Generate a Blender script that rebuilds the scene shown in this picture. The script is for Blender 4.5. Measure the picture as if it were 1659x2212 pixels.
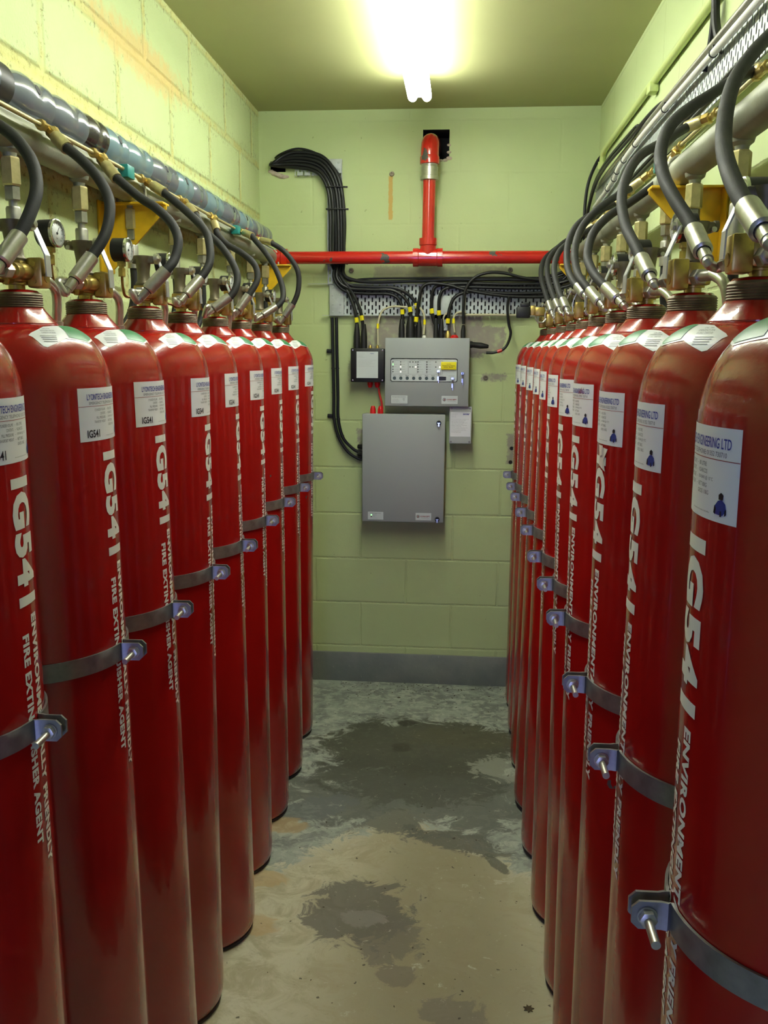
import bpy, bmesh, math, random
from mathutils import Vector, Matrix
random.seed(7)
PI = math.pi
SC = bpy.context.scene
for o in list(bpy.data.objects): bpy.data.objects.remove(o)

# ------------------------------------------------------------------ camera, world, light, exposure
FPX, PITCH, YAW, ROLL, CH = 1899.542, 0.18359, 0.08438, 0.0058, 1.6173
cy_, sy_, cp_, sp_ = math.cos(YAW), math.sin(YAW), math.cos(PITCH), math.sin(PITCH)
FW = Vector((-sy_*cp_, cy_*cp_, -sp_)); R0_ = Vector((cy_, sy_, 0)); U0_ = R0_.cross(FW)
RT = math.cos(ROLL)*R0_ + math.sin(ROLL)*U0_; UP = -math.sin(ROLL)*R0_ + math.cos(ROLL)*U0_
CAMP = Vector((0, 0, CH))
cam = bpy.data.objects.new('camera', bpy.data.cameras.new('camera')); SC.collection.objects.link(cam)
M = Matrix.Identity(4)
for i in range(3):
    M[i][0], M[i][1], M[i][2], M[i][3] = RT[i], UP[i], -FW[i], CAMP[i]
cam.matrix_world = M
cam.data.sensor_fit = 'VERTICAL'; cam.data.sensor_height = 36; cam.data.lens = FPX*36/2212
cam.data.clip_start = 0.02
SC.camera = cam
SC.view_settings.view_transform = 'Standard'; SC.view_settings.look = 'None'
SC.view_settings.gamma = 1; SC.view_settings.use_curve_mapping = False
SC.view_settings.exposure = 0.0
TUBE_STRENGTH = 37.0
DAY_STRENGTH = 7.0
w = bpy.data.worlds.new('daylight'); SC.world = w; w.use_nodes = True
w.node_tree.nodes['Background'].inputs[0].default_value = (0.34, 0.40, 1.0, 1)
w.node_tree.nodes['Background'].inputs[1].default_value = DAY_STRENGTH
# light portal in the open doorway behind the camera (guides sky light, adds none)
pl = bpy.data.lights.new('door_portal', 'AREA'); pl.shape = 'RECTANGLE'; pl.size = 0.44; pl.size_y = 2.02
pl.cycles.is_portal = True
po = bpy.data.objects.new('door_portal', pl); SC.collection.objects.link(po)
po.location = (-0.34, -1.56, 1.015); po.rotation_euler = (PI/2, 0, 0)

def P(x, y, Y):
    """the point at depth Y that the photo shows at pixel x, y (survey of the place)"""
    d = FW + (x-829.5)/FPX*RT - (y-1106)/FPX*UP
    return CAMP + d*(Y/d.y)

D = 4.109; XL = -0.9205; XR = 0.5825; CEIL = 2.6526; YF = -1.55
# ------------------------------------------------------------------ materials
MATS = {}
def srgb(r, g, b):
    f = lambda c: (c/255/12.92) if c/255 <= .04045 else ((c/255+.055)/1.055)**2.4
    return (f(r), f(g), f(b), 1)
def mat(name, col, rough=.5, metal=0., coat=0., noise=0., nscale=30., bump=0., bscale=200., spec=.5, emit=None, estr=0):
    m = bpy.data.materials.new(name); m.use_nodes = True; nt = m.node_tree; N = nt.nodes; L = nt.links
    b = N['Principled BSDF']; b.inputs['Roughness'].default_value = rough; b.inputs['Metallic'].default_value = metal
    b.inputs['Coat Weight'].default_value = coat; b.inputs['Coat Roughness'].default_value = .08
    b.inputs['Specular IOR Level'].default_value = spec
    b.inputs['Base Color'].default_value = col
    if emit: b.inputs['Emission Color'].default_value = emit; b.inputs['Emission Strength'].default_value = estr
    if noise or bump:
        tc = N.new('ShaderNodeTexCoord')
    if noise:
        n = N.new('ShaderNodeTexNoise'); n.inputs['Scale'].default_value = nscale; n.inputs['Detail'].default_value = 5
        L.new(tc.outputs['Object'], n.inputs['Vector'])
        mr = N.new('ShaderNodeMapRange'); mr.inputs[3].default_value = 1-noise; mr.inputs[4].default_value = 1+noise*.6
        mr.inputs[1].default_value = .3; mr.inputs[2].default_value = .7
        L.new(n.outputs['Fac'], mr.inputs[0])
        mx = N.new('ShaderNodeMix'); mx.data_type = 'RGBA'; mx.blend_type = 'MULTIPLY'; mx.inputs[0].default_value = 1
        mx.inputs[6].default_value = col; L.new(mr.outputs[0], mx.inputs[7]); L.new(mx.outputs[2], b.inputs['Base Color'])
        m2 = N.new('ShaderNodeMapRange'); m2.inputs[3].default_value = max(.02, rough-.12*(noise > 0)); m2.inputs[4].default_value = min(1, rough+.12)
        L.new(n.outputs['Fac'], m2.inputs[0]); L.new(m2.outputs[0], b.inputs['Roughness'])
    if bump:
        n2 = N.new('ShaderNodeTexNoise'); n2.inputs['Scale'].default_value = bscale; n2.inputs['Detail'].default_value = 3
        L.new(tc.outputs['Object'], n2.inputs['Vector'])
        bp = N.new('ShaderNodeBump'); bp.inputs['Strength'].default_value = bump; bp.inputs['Distance'].default_value = .002
        L.new(n2.outputs['Fac'], bp.inputs['Height']); L.new(bp.outputs[0], b.inputs['Normal'])
    MATS[name] = m
    return m
mat('black_rubber', srgb(27, 27, 28), .68, noise=.15, nscale=60, bump=.15, bscale=500)
mat('black_pvc', srgb(20, 21, 22), .42, spec=.4)
mat('black_plastic', srgb(24, 24, 26), .45)
mat('zinc', srgb(190, 188, 178), .34, .85, noise=.14, nscale=90)
mat('zinc_dull', srgb(160, 158, 148), .42, .85, noise=.2, nscale=60)
mat('chrome', srgb(215, 215, 212), .16, 1.)
mat('brass', srgb(190, 165, 96), .34, .85, noise=.22, nscale=60)
mat('brass_fitting', srgb(192, 180, 132), .4, .65, noise=.18, nscale=80)
mat('copper_tube', srgb(150, 108, 62), .4, .8, noise=.2, nscale=80)
mat('valve_casting', srgb(120, 112, 92), .48, .6, noise=.25, nscale=50)
mat('steel_pipe', srgb(142, 144, 126), .5, .45, noise=.25, nscale=14, bump=.2, bscale=150)
mat('thread_steel', srgb(128, 118, 98), .5, .55, noise=.3, nscale=70)
mat('band_steel', srgb(150, 150, 150), .36, .7, noise=.3, nscale=40)
mat('lever_steel', srgb(205, 205, 212), .38, .75)
mat('white_paper', srgb(232, 234, 238), .35)
mat('blue_ink', srgb(52, 62, 150), .5)
mat('black_ink', srgb(22, 24, 30), .5)
mat('grey_ink', srgb(92, 94, 102), .5)
mat('pale_ink', srgb(150, 155, 160), .5)
mat('red_ink', srgb(150, 58, 62), .5)
mat('green_ink', srgb(52, 128, 82), .4)
mat('stencil_white', srgb(226, 226, 220), .5)
mat('logo_blue', srgb(42, 62, 140), .5)
mat('dial_white', srgb(225, 228, 226), .4)
mat('grey_cap_paint', srgb(94, 100, 110), .22, coat=.6, noise=.08, nscale=25)
mat('blue_grey_cap_paint', srgb(104, 128, 138), .2, coat=.6, noise=.08, nscale=25)
mat('dark_cap_paint', srgb(46, 40, 40), .25, coat=.5, noise=.25, nscale=30)
mat('teal_plastic', srgb(24, 116, 112), .4)
mat('yellow_paint', srgb(222, 180, 28), .4, coat=.2, noise=.15, nscale=30)
mat('galvanised', srgb(186, 192, 190), .5, .3, noise=.14, nscale=35)
mat('panel_grey', srgb(160, 165, 168), .48, noise=.03, nscale=300)
mat('enclosure_grey', srgb(188, 194, 196), .5)
mat('label_white', srgb(205, 212, 216), .45)
mat('sticker_yellow', srgb(240, 225, 20), .45)
mat('white_plastic', srgb(220, 220, 214), .4)
mat('cream_cable', srgb(196, 190, 158), .45)
mat('red_plastic', srgb(205, 22, 24), .35)
mat('red_cable', srgb(190, 30, 26), .4)
mat('green_paint_gloss', srgb(190, 205, 132), .4)
mat('button_slate', srgb(72, 88, 94), .5)
mat('led_amber', srgb(255, 235, 190), .4, emit=(1, .85, .55, 1), estr=4)
mat('led_green', srgb(120, 255, 120), .4, emit=(.3, 1, .3, 1), estr=3)
mat('led_off', srgb(40, 42, 44), .4)
mat('tube_glow', (1, 1, 1, 1), .5, emit=(.97, 1, .93, 1), estr=TUBE_STRENGTH)
mat('white_enamel', srgb(215, 218, 205), .4)
mat('dark_recess', srgb(40, 36, 34), .9, noise=.4, nscale=40)
mat('foam_plaster', srgb(190, 175, 160), .9, noise=.2, nscale=60, bump=.6, bscale=80)
mat('leaf_brown', srgb(70, 60, 35), .8)
mat('clear_tag', srgb(190, 200, 200), .2)
mat('blue_fob', srgb(40, 80, 170), .35)
mat('paper_crumple', srgb(225, 215, 205), .5)

class G:
    """small node-graph helper"""
    def __init__(s, name):
        s.m = bpy.data.materials.new(name); s.m.use_nodes = True; s.nt = s.m.node_tree; s.N = s.nt.nodes; s.L = s.nt.links
        s.b = s.N['Principled BSDF']; MATS[name] = s.m
        s.tc = s.N.new('ShaderNodeTexCoord'); sx = s.N.new('ShaderNodeSeparateXYZ'); s.L.new(s.tc.outputs['Object'], sx.inputs[0])
        s.x, s.y, s.z = sx.outputs
        s.v = s.tc.outputs['Object']
    def put(s, i, v):
        if isinstance(v, (int, float)): i.default_value = v
        elif isinstance(v, tuple): i.default_value = v
        else: s.L.new(v, i)
    def math(s, op, a, b=0, c=0, clamp=False):
        n = s.N.new('ShaderNodeMath'); n.operation = op; n.use_clamp = clamp
        s.put(n.inputs[0], a); s.put(n.inputs[1], b); s.put(n.inputs[2], c); return n.outputs[0]
    def noise(s, scale, detail=5, rough=.55, vec=None, dist=0.):
        n = s.N.new('ShaderNodeTexNoise'); n.inputs['Scale'].default_value = scale; n.inputs['Detail'].default_value = detail
        n.inputs['Roughness'].default_value = rough; n.inputs['Distortion'].default_value = dist
        s.L.new(vec or s.v, n.inputs['Vector']); return n.outputs['Fac']
    def ramp(s, f, a, b, lo=0., hi=1.):
        n = s.N.new('ShaderNodeMapRange'); n.interpolation_type = 'SMOOTHSTEP'; s.put(n.inputs[0], f)
        n.inputs[1].default_value = a; n.inputs[2].default_value = b; n.inputs[3].default_value = lo; n.inputs[4].default_value = hi
        return n.outputs[0]
    def mix(s, f, a, b, mode='MIX'):
        n = s.N.new('ShaderNodeMix'); n.data_type = 'RGBA'; n.blend_type = mode
        s.put(n.inputs[0], f); s.put(n.inputs[6], a); s.put(n.inputs[7], b); return n.outputs[2]
    def comb(s, x, y, z):
        n = s.N.new('ShaderNodeCombineXYZ'); s.put(n.inputs[0], x); s.put(n.inputs[1], y); s.put(n.inputs[2], z); return n.outputs[0]
    def blob(s, cx, cy, rx, ry, u, v, warp, amp=.35, soft=.12, ang=0.):
        """noisy ellipse mask in the plane u, v"""
        du = s.math('SUBTRACT', u, cx); dv = s.math('SUBTRACT', v, cy)
        ca, sa = math.cos(ang), math.sin(ang)
        a = s.math('ADD', s.math('MULTIPLY', du, ca), s.math('MULTIPLY', dv, sa)); b = s.math('SUBTRACT', s.math('MULTIPLY', dv, ca), s.math('MULTIPLY', du, sa))
        a = s.math('DIVIDE', a, rx); b = s.math('DIVIDE', b, ry)
        r = s.math('SQRT', s.math('ADD', s.math('MULTIPLY', a, a), s.math('MULTIPLY', b, b)))
        r = s.math('ADD', r, s.math('MULTIPLY', s.math('SUBTRACT', warp, .5), amp*2))
        return s.ramp(r, 1-soft, 1+soft, 1, 0)
    def boxm(s, x0, x1, z0, z1, u, v, warp, amp=.02, soft=.004):
        w_ = s.math('MULTIPLY', s.math('SUBTRACT', warp, .5), amp*2)
        du = s.math('SUBTRACT', s.math('ABSOLUTE', s.math('SUBTRACT', u, (x0+x1)/2)), (x1-x0)/2)
        dv = s.math('SUBTRACT', s.math('ABSOLUTE', s.math('SUBTRACT', v, (z0+z1)/2)), (z1-z0)/2)
        d = s.math('ADD', s.math('MAXIMUM', du, dv), w_)
        return s.ramp(d, -soft, soft, 1, 0)
    def bump(s, h, strength=.5, dist=.005):
        n = s.N.new('ShaderNodeBump'); n.inputs['Strength'].default_value = strength; n.inputs['Distance'].default_value = dist
        s.put(n.inputs['Height'], h); s.L.new(n.outputs[0], s.b.inputs['Normal'])

PAINT = srgb(188, 203, 147)
def block_wall(name, axis, z0, u0, joint, rough_mortar=False, back=False):
    g = G(name); u = g.x if axis == 'x' else g.y
    nz = g.noise(9, 4); nf = g.noise(45, 6, .6)
    wu = g.math('ADD', u, g.math('MULTIPLY', g.math('SUBTRACT', nz, .5), .012)); wz = g.math('ADD', g.z, g.math('MULTIPLY', g.math('SUBTRACT', nf, .5), .007))
    H, W = .2205, .44
    row = g.math('DIVIDE', g.math('SUBTRACT', wz, z0), H)
    ri = g.math('FLOOR', row); fz = g.math('SUBTRACT', row, ri)
    off = g.math('MULTIPLY', g.math('FRACT', g.math('MULTIPLY', ri, .5)), 1)
    col = g.math('ADD', g.math('DIVIDE', g.math('SUBTRACT', wu, u0), W), off); fu = g.math('SUBTRACT', col, g.math('FLOOR', col))
    dz = g.math('MULTIPLY', g.math('SUBTRACT', .5, g.math('ABSOLUTE', g.math('SUBTRACT', fz, .5))), H)
    du = g.math('MULTIPLY', g.math('SUBTRACT', .5, g.math('ABSOLUTE', g.math('SUBTRACT', fu, .5))), W)
    d = g.math('MINIMUM', dz, du)
    jm = g.ramp(d, joint*.3, joint, 1, 0)
    sand = g.noise(160, 4, .7); sand2 = g.noise(420, 2, .7)
    fine = g.noise(30, 5, .6)
    c = g.mix(g.ramp(g.noise(2.2, 3), .35, .7, 0, .5), PAINT, srgb(198, 212, 158))
    patchy = g.ramp(g.noise(3.1, 3), .42, .62, 0, 1)
    if rough_mortar:
        jm2 = g.math('MULTIPLY', jm, g.ramp(fine, .35, .65, .25, 1))
        c = g.mix(g.math('MULTIPLY', jm2, .75), c, srgb(196, 188, 112))
        speck = g.math('MULTIPLY', g.ramp(g.noise(60, 6, .75), .55, .63), g.ramp(d, joint, joint*2.6, 1, 0))
        c = g.mix(g.math('MULTIPLY', speck, .75), c, srgb(112, 104, 62))
        st = g.blob(2.62, 2.425, .36, .055, g.y, g.z, fine, .9, .45)
        c = g.mix(g.math('MULTIPLY', st, .75), c, srgb(206, 176, 112))
        st2 = g.blob(2.05, 2.16, .5, .05, g.y, g.z, fine, 1.2, .5)
        c = g.mix(g.math('MULTIPLY', st2, .5), c, srgb(214, 206, 120))
        h = g.math('ADD', g.math('MULTIPLY', jm, -1.0), g.math('ADD', g.math('MULTIPLY', sand, .35), g.math('MULTIPLY', g.noise(14, 3), .5)))
        g.bump(h, .8, .008)
    else:
        jl = g.math('MULTIPLY', jm, g.ramp(g.z, 1.1, 1.6, 1, .22)) if back else jm
        jl = g.math('MULTIPLY', jl, g.ramp(fine, .3, .6, .35, 1))
        c = g.mix(g.math('MULTIPLY', jl, .12), c, srgb(170, 180, 120))
        speck = g.ramp(g.noise(38, 3, .7), .70, .74)
        c = g.mix(g.math('MULTIPLY', speck, .5), c, srgb(120, 128, 84))
        h = g.math('ADD', g.math('MULTIPLY', jl, -1.0), g.math('ADD', g.math('MULTIPLY', sand, .12), g.math('MULTIPLY', g.noise(14, 3), .35)))
        g.bump(h, .5, .005)
    if back:
        bare = srgb(150, 142, 132); warp = g.noise(60, 4, .7)
        for (x0, x1, z0_, z1, a) in ((-.46, .10, 1.58, 1.766, .95), (-.36, .13, 1.60, 1.70, .8), (-.40, .20, 1.93, 1.985, .6), (-.10, .20, 1.60, 1.72, .9),
                                    (.10, .215, 1.475, 1.505, .9), (-.475, -.43, 1.10, 1.245, .9), (.225, .262, 1.09, 1.23, .9), (-.515, -.48, 1.47, 1.56, .45)):
            k = g.boxm(x0, x1, z0_, z1, g.x, g.z, warp, .022, .006)
            c = g.mix(g.math('MULTIPLY', g.math('MULTIPLY', k, a), g.ramp(g.noise(26, 4), .3, .55, .45, 1)), c, bare)
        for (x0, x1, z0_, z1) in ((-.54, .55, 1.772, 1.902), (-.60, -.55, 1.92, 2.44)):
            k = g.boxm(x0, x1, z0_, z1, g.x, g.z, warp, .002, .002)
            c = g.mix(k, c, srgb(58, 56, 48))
        k = g.boxm(-.335, -.317, 2.185, 2.372, g.x, g.z, warp, .006, .002)
        c = g.mix(g.math('MULTIPLY', k, .8), c, srgb(196, 150, 62))
        for (hx, hz) in ((-.452, 1.105), (.243, 1.10), (.246, 1.165)):
            c = g.mix(g.blob(hx, hz, .009, .009, g.x, g.z, warp, .1, .15), c, srgb(20, 18, 16))
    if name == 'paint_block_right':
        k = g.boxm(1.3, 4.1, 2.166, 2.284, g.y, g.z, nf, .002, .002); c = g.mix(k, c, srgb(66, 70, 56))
    g.put(g.b.inputs['Base Color'], c); g.b.inputs['Roughness'].default_value = .55
    g.b.inputs['Specular IOR Level'].default_value = .35
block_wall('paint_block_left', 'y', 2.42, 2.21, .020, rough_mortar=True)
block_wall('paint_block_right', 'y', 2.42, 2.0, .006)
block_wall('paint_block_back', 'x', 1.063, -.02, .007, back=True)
g = G('ceiling_paint'); c = g.mix(g.ramp(g.noise(1.5, 3), .3, .7, 0, .6), srgb(172, 174, 122), srgb(162, 164, 112)); g.put(g.b.inputs['Base Color'], c)
g.b.inputs['Roughness'].default_value = .6; g.bump(g.math('ADD', g.math('MULTIPLY', g.noise(90, 4), .2), g.noise(6, 2)), .25, .004)
g = G('plinth_paint'); c = g.mix(g.ramp(g.noise(7, 5), .3, .7), srgb(118, 124, 118), srgb(132, 136, 128))
c = g.mix(g.math('MULTIPLY', g.ramp(g.noise(60, 4, .7), .66, .7), .6), c, srgb(176, 178, 160))
g.put(g.b.inputs['Base Color'], c); g.b.inputs['Roughness'].default_value = .5; g.bump(g.noise(60, 4), .3, .003)

# concrete floor: pale tan slab worn through to grey, dark damp patches, dried scum lines
g = G('floor_concrete')
vs = g.N.new('ShaderNodeVectorMath'); vs.operation = 'MULTIPLY'; vs.inputs[1].default_value = (1, 1.25, 1); g.L.new(g.v, vs.inputs[0]); vv_ = vs.outputs[0]
warp = g.noise(5.0, 10, .72, vv_, .6); w2 = g.noise(9, 10, .74, vv_, .9); fine = g.noise(60, 6, .7); vf = g.noise(220, 4, .7); mid = g.noise(20, 8, .7, vv_, .4)
tan = g.mix(g.ramp(w2, .38, .62), srgb(196, 194, 166), srgb(168, 162, 132))
tan = g.mix(g.math('MULTIPLY', g.blob(-.02, 2.25, .22, .70, g.x, g.y, w2, .9, .6), .85), tan, srgb(142, 136, 106))
tan = g.mix(g.math('MULTIPLY', g.blob(-.02, 1.95, .30, .30, g.x, g.y, w2, .9, .6), .5), tan, srgb(134, 126, 96))
grey = g.mix(g.ramp(w2, .40, .60), srgb(118, 124, 118), srgb(158, 166, 154))
grey = g.mix(g.ramp(mid, .50, .58, 0, .7), grey, srgb(178, 184, 170))
gm = g.ramp(g.math('ADD', g.y, g.math('ADD', g.math('MULTIPLY', g.math('SUBTRACT', w2, .5), .75), g.math('MULTIPLY', g.math('ABSOLUTE', g.math('ADD', g.x, .14)), 1.0))), 2.90, 2.925)
rim = g.math('MULTIPLY', g.ramp(g.math('ABSOLUTE', g.math('SUBTRACT', g.math('ADD', g.y, g.math('ADD', g.math('MULTIPLY', g.math('SUBTRACT', w2, .5), .75), g.math('MULTIPLY', g.math('ABSOLUTE', g.math('ADD', g.x, .14)), 1.0))), 2.89)), .0, .04, 1, 0), .6)
c = g.mix(gm, tan, grey); c = g.mix(rim, c, srgb(196, 196, 174))
def st(cx, cy, rx, ry, amt, col, amp, soft=.10, ang=0., wn=None):
    global c
    c = g.mix(g.math('MULTIPLY', g.blob(cx, cy, rx, ry, g.x, g.y, wn or w2, amp, soft, ang), amt), c, col)
st(-.12, 3.02, .52, .27, .85, srgb(98, 102, 94), 1.5, .12)
st(-.10, 3.40, .44, .26, .9, srgb(74, 74, 60), .9, .10)
st(-.16, 3.12, .34, .20, .75, srgb(78, 80, 70), 1.3, .12)
st(.05, 3.50, .22, .10, .5, srgb(94, 92, 70), 1.2, .2)
st(-.50, 2.86, .17, .07, .75, srgb(106, 112, 110), 1.6, .12, .5)
st(.02, 2.70, .16, .055, .85, srgb(92, 94, 86), 1.5, .10, -.35)
st(.15, 2.58, .06, .02, .8, srgb(86, 88, 78), 1.2, .15, -1.0)
st(-.26, 2.30, .15, .15, .85, srgb(98, 96, 86), 1.3, .09, .6)
st(-.18, 2.20, .10, .11, .7, srgb(104, 100, 88), 1.2, .10, .6)
st(-.24, 2.27, .06, .05, .7, srgb(134, 132, 122), 1.8, .15, .5)
st(-.13, 2.04, .05, .045, .6, srgb(106, 98, 86), 1.2, .1)
st(.02, 1.91, .09, .07, .6, srgb(104, 98, 88), 1.4, .12)
st(-.20, 3.62, .045, .03, .75, srgb(46, 46, 36), 1.2, .2)
st(-.21, 3.38, .04, .04, .6, srgb(52, 52, 40), 1.2, .2)
st(.26, 3.25, .16, .10, .5, srgb(176, 182, 166), 2.2, .1)
for (cx, cy) in ((-.57, 2.20), (-.58, 2.43), (-.57, 2.74)): st(cx, cy, .08, .05, .65, srgb(178, 152, 104), 1.2, .12)
c = g.mix(g.ramp(g.noise(30, 10, .78, vv_, 1.2), .60, .66, 0, .5), c, srgb(206, 206, 186))
c = g.mix(g.ramp(g.noise(40, 10, .8), .34, .42, .35, 0), c, srgb(88, 86, 70))
c = g.mix(g.ramp(g.noise(48, 2, .4), .735, .75, 0, .8), c, srgb(50, 46, 32))
g.put(g.b.inputs['Base Color'], c)
g.put(g.b.inputs['Roughness'], g.ramp(w2, .3, .7, .55, .8)); g.bump(g.math('ADD', g.math('MULTIPLY', fine, .5), g.math('MULTIPLY', vf, .3)), .35, .003)

# red enamel: gloss paint with a few grey chips
def red_paint(name, col, chips):
    g = G(name); c = g.mix(g.ramp(g.noise(5, 4), .35, .65), col, tuple([k*.9 for k in col[:3]]+[1]))
    ob = g.N.new('ShaderNodeObjectInfo'); v = g.N.new('ShaderNodeVectorMath'); v.operation = 'ADD'
    g.L.new(g.v, v.inputs[0]); cmb = g.comb(g.math('MULTIPLY', ob.outputs['Random'], 37.), 0, g.math('MULTIPLY', ob.outputs['Random'], 11.)); g.L.new(cmb, v.inputs[1])
    k = g.ramp(g.noise(9, 4, .6, v.outputs[0]), chips, chips+.008)
    c = g.mix(k, c, srgb(84, 82, 78)); g.put(g.b.inputs['Base Color'], c)
    g.b.inputs['Roughness'].default_value = .22; g.b.inputs['Coat Weight'].default_value = .6; g.b.inputs['Coat Roughness'].default_value = .045
    g.bump(g.math('ADD', g.noise(55, 3), g.math('MULTIPLY', g.noise(170, 3), .6)), .16, .002)
red_paint('cylinder_red', srgb(160, 18, 15), .735)
red_paint('pipe_red', srgb(196, 34, 26), .66)
# perforated galvanised tray: slots are open
def perforated(name, ax):
    g = G(name); u = g.x if ax == 'x' else g.y
    W, H = .0165, .034
    cu = g.math('DIVIDE', u, W); ci = g.math('FLOOR', cu); fu = g.math('SUBTRACT', g.math('SUBTRACT', cu, ci), .5)
    cz = g.math('ADD', g.math('DIVIDE', g.z, H), g.math('MULTIPLY', g.math('FRACT', g.math('MULTIPLY', ci, .5)), 1)); fz = g.math('SUBTRACT', g.math('SUBTRACT', cz, g.math('FLOOR', cz)), .5)
    a = g.math('MULTIPLY', g.math('ABSOLUTE', fu), W); b = g.math('MAXIMUM', g.math('SUBTRACT', g.math('MULTIPLY', g.math('ABSOLUTE', fz), H), .0075), 0)
    r = g.math('SQRT', g.math('ADD', g.math('MULTIPLY', a, a), g.math('MULTIPLY', b, b)))
    hole = g.math('LESS_THAN', r, .0036)
    g.put(g.b.inputs['Base Color'], g.mix(g.ramp(g.noise(30, 3), .3, .7), srgb(180, 188, 186), srgb(204, 210, 208)))
    g.b.inputs['Roughness'].default_value = .45; g.b.inputs['Metallic'].default_value = .2
    g.put(g.b.inputs['Alpha'], g.math('SUBTRACT', 1, hole))
perforated('perforated_x', 'x'); perforated('perforated_y', 'y')

# ------------------------------------------------------------------ mesh builder
class B:
    def __init__(s): s.bm = bmesh.new(); s.mats = []; s.nf = 0; s.nv = 0; s.cur = 0
    def use(s, m):
        s.flush()
        if m not in s.mats: s.mats.append(m)
        s.cur = s.mats.index(m); return s
    def flush(s):
        s.bm.faces.ensure_lookup_table()
        for f in s.bm.faces[s.nf:]: f.material_index = s.cur
        s.nf = len(s.bm.faces)
    def box(s, c, size, rot=None, bev=0.):
        m = Matrix.Translation(Vector(c)) @ (rot.to_4x4() if rot else Matrix.Identity(4)) @ Matrix.Diagonal((*size, 1))
        t = bmesh.new(); bmesh.ops.create_cube(t, size=1, matrix=m)
        if bev: bmesh.ops.bevel(t, geom=t.edges[:], offset=bev, segments=2, affect='EDGES', profile=.5)
        s.merge(t); return s
    def merge(s, t):
        me = bpy.data.meshes.new('t'); t.to_mesh(me); t.free(); s.bm.from_mesh(me); bpy.data.meshes.remove(me)
    def lathe(s, prof, M=None, seg=32):
        M = M or Matrix.Identity(4); rings = []
        for r, z in prof:
            if r < 1e-6: rings.append([s.bm.verts.new(M @ Vector((0, 0, z)))])
            else: rings.append([s.bm.verts.new(M @ Vector((r*math.cos(2*PI*k/seg), r*math.sin(2*PI*k/seg), z))) for k in range(seg)])
        for a, b in zip(rings, rings[1:]):
            for k in range(seg):
                q = [a[k % len(a)], a[(k+1) % seg] if len(a) > 1 else a[0], b[(k+1) % seg] if len(b) > 1 else b[0], b[k % len(b)]]
                q2 = []
                for v in q:
                    if v not in q2: q2.append(v)
                if len(q2) > 2:
                    try: s.bm.faces.new(q2)
                    except ValueError: pass
        return s
    def cyl(s, a, b, r, r2=None, seg=20, cap=True):
        a, b = Vector(a), Vector(b); d = b-a; L = d.length; M = Matrix.Translation(a) @ d.to_track_quat('Z', 'Y').to_matrix().to_4x4(); r2 = r if r2 is None else r2
        return s.lathe(([(0, 0)] if cap else [])+[(r, 0), (r2, L)]+([(0, L)] if cap else []), M, seg)
    def turned(s, a, b, prof, seg=24):
        """lathe along a->b, prof = [(radius, fraction)]"""
        a, b = Vector(a), Vector(b); d = b-a; M = Matrix.Translation(a) @ d.to_track_quat('Z', 'Y').to_matrix().to_4x4()
        return s.lathe([(r, t*d.length) for r, t in prof], M, seg)
    def hexn(s, a, b, r): 
        a, b = Vector(a), Vector(b); d = b-a; L = d.length
        return s.turned(a, b, [(0, 0), (r*.86, 0), (r, .06), (r, .94), (r*.86, 1), (0, 1)], 6)
    def tube(s, pts, r, seg=12, cap=True, sub=6, smooth=True):
        pts = [Vector(p) for p in pts]
        if smooth and len(pts) > 2: pts = catmull(pts, sub)
        rr = r if isinstance(r, (list, tuple)) else None
        T = [(pts[min(i+1, len(pts)-1)]-pts[max(i-1, 0)]).normalized() for i in range(len(pts))]
        n = T[0].orthogonal().normalized(); rings = []
        for i, p in enumerate(pts):
            n = (n - T[i]*n.dot(T[i])).normalized(); b = T[i].cross(n); ri = r if rr is None else rr[0]+(rr[1]-rr[0])*i/(len(pts)-1)
            rings.append([s.bm.verts.new(p+(n*math.cos(2*PI*k/seg)+b*math.sin(2*PI*k/seg))*ri) for k in range(seg)])
        for a, b in zip(rings, rings[1:]):
            for k in range(seg): s.bm.faces.new((a[k], a[(k+1) % seg], b[(k+1) % seg], b[k]))
        if cap: s.bm.faces.new(rings[0][::-1]); s.bm.faces.new(rings[-1])
        return s
    def prism(s, poly, M, depth):
        """poly in local xy, extruded along local z by depth"""
        a = [s.bm.verts.new(M @ Vector((x, y, 0))) for x, y in poly]; b = [s.bm.verts.new(M @ Vector((x, y, depth))) for x, y in poly]
        n = len(poly); s.bm.faces.new(a[::-1]); s.bm.faces.new(b)
        for k in range(n): s.bm.faces.new((a[k], a[(k+1) % n], b[(k+1) % n], b[k]))
        return s
    def text(s, t, x0, y0, x1, y1, fn, bold=0., cut=None, spacing=1.):
        """lettering stretched to a rectangle of (u, v), then mapped by fn(u, v)"""
        cu = bpy.data.curves.new('t', 'FONT'); cu.body = t; cu.size = 1; cu.offset = bold; cu.resolution_u = 3; cu.space_character = spacing
        ob = bpy.data.objects.new('t', cu); SC.collection.objects.link(ob)
        me = bpy.data.meshes.new_from_object(ob); bpy.data.objects.remove(ob); bpy.data.curves.remove(cu)
        tb = bmesh.new(); tb.from_mesh(me); bpy.data.meshes.remove(me)
        xs = [v.co.x for v in tb.verts]; ys = [v.co.y for v in tb.verts]
        if not xs: return s
        ax, bx, ay, by = min(xs), max(xs), min(ys), max(ys)
        for v in tb.verts:
            v.co = Vector((x0+(v.co.x-ax)/(bx-ax)*(x1-x0), y0+(v.co.y-ay)/(by-ay)*(y1-y0), 0))
        if cut:
            ax_, step = cut
            lo, hi = (min(x0, x1), max(x0, x1)) if ax_ == 0 else (min(y0, y1), max(y0, y1))
            k = math.ceil(lo/step)
            while k*step < hi:
                no = (1, 0, 0) if ax_ == 0 else (0, 1, 0); co = (k*step, 0, 0) if ax_ == 0 else (0, k*step, 0)
                bmesh.ops.bisect_plane(tb, geom=tb.verts[:]+tb.edges[:]+tb.faces[:], plane_co=co, plane_no=no); k += 1
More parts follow.
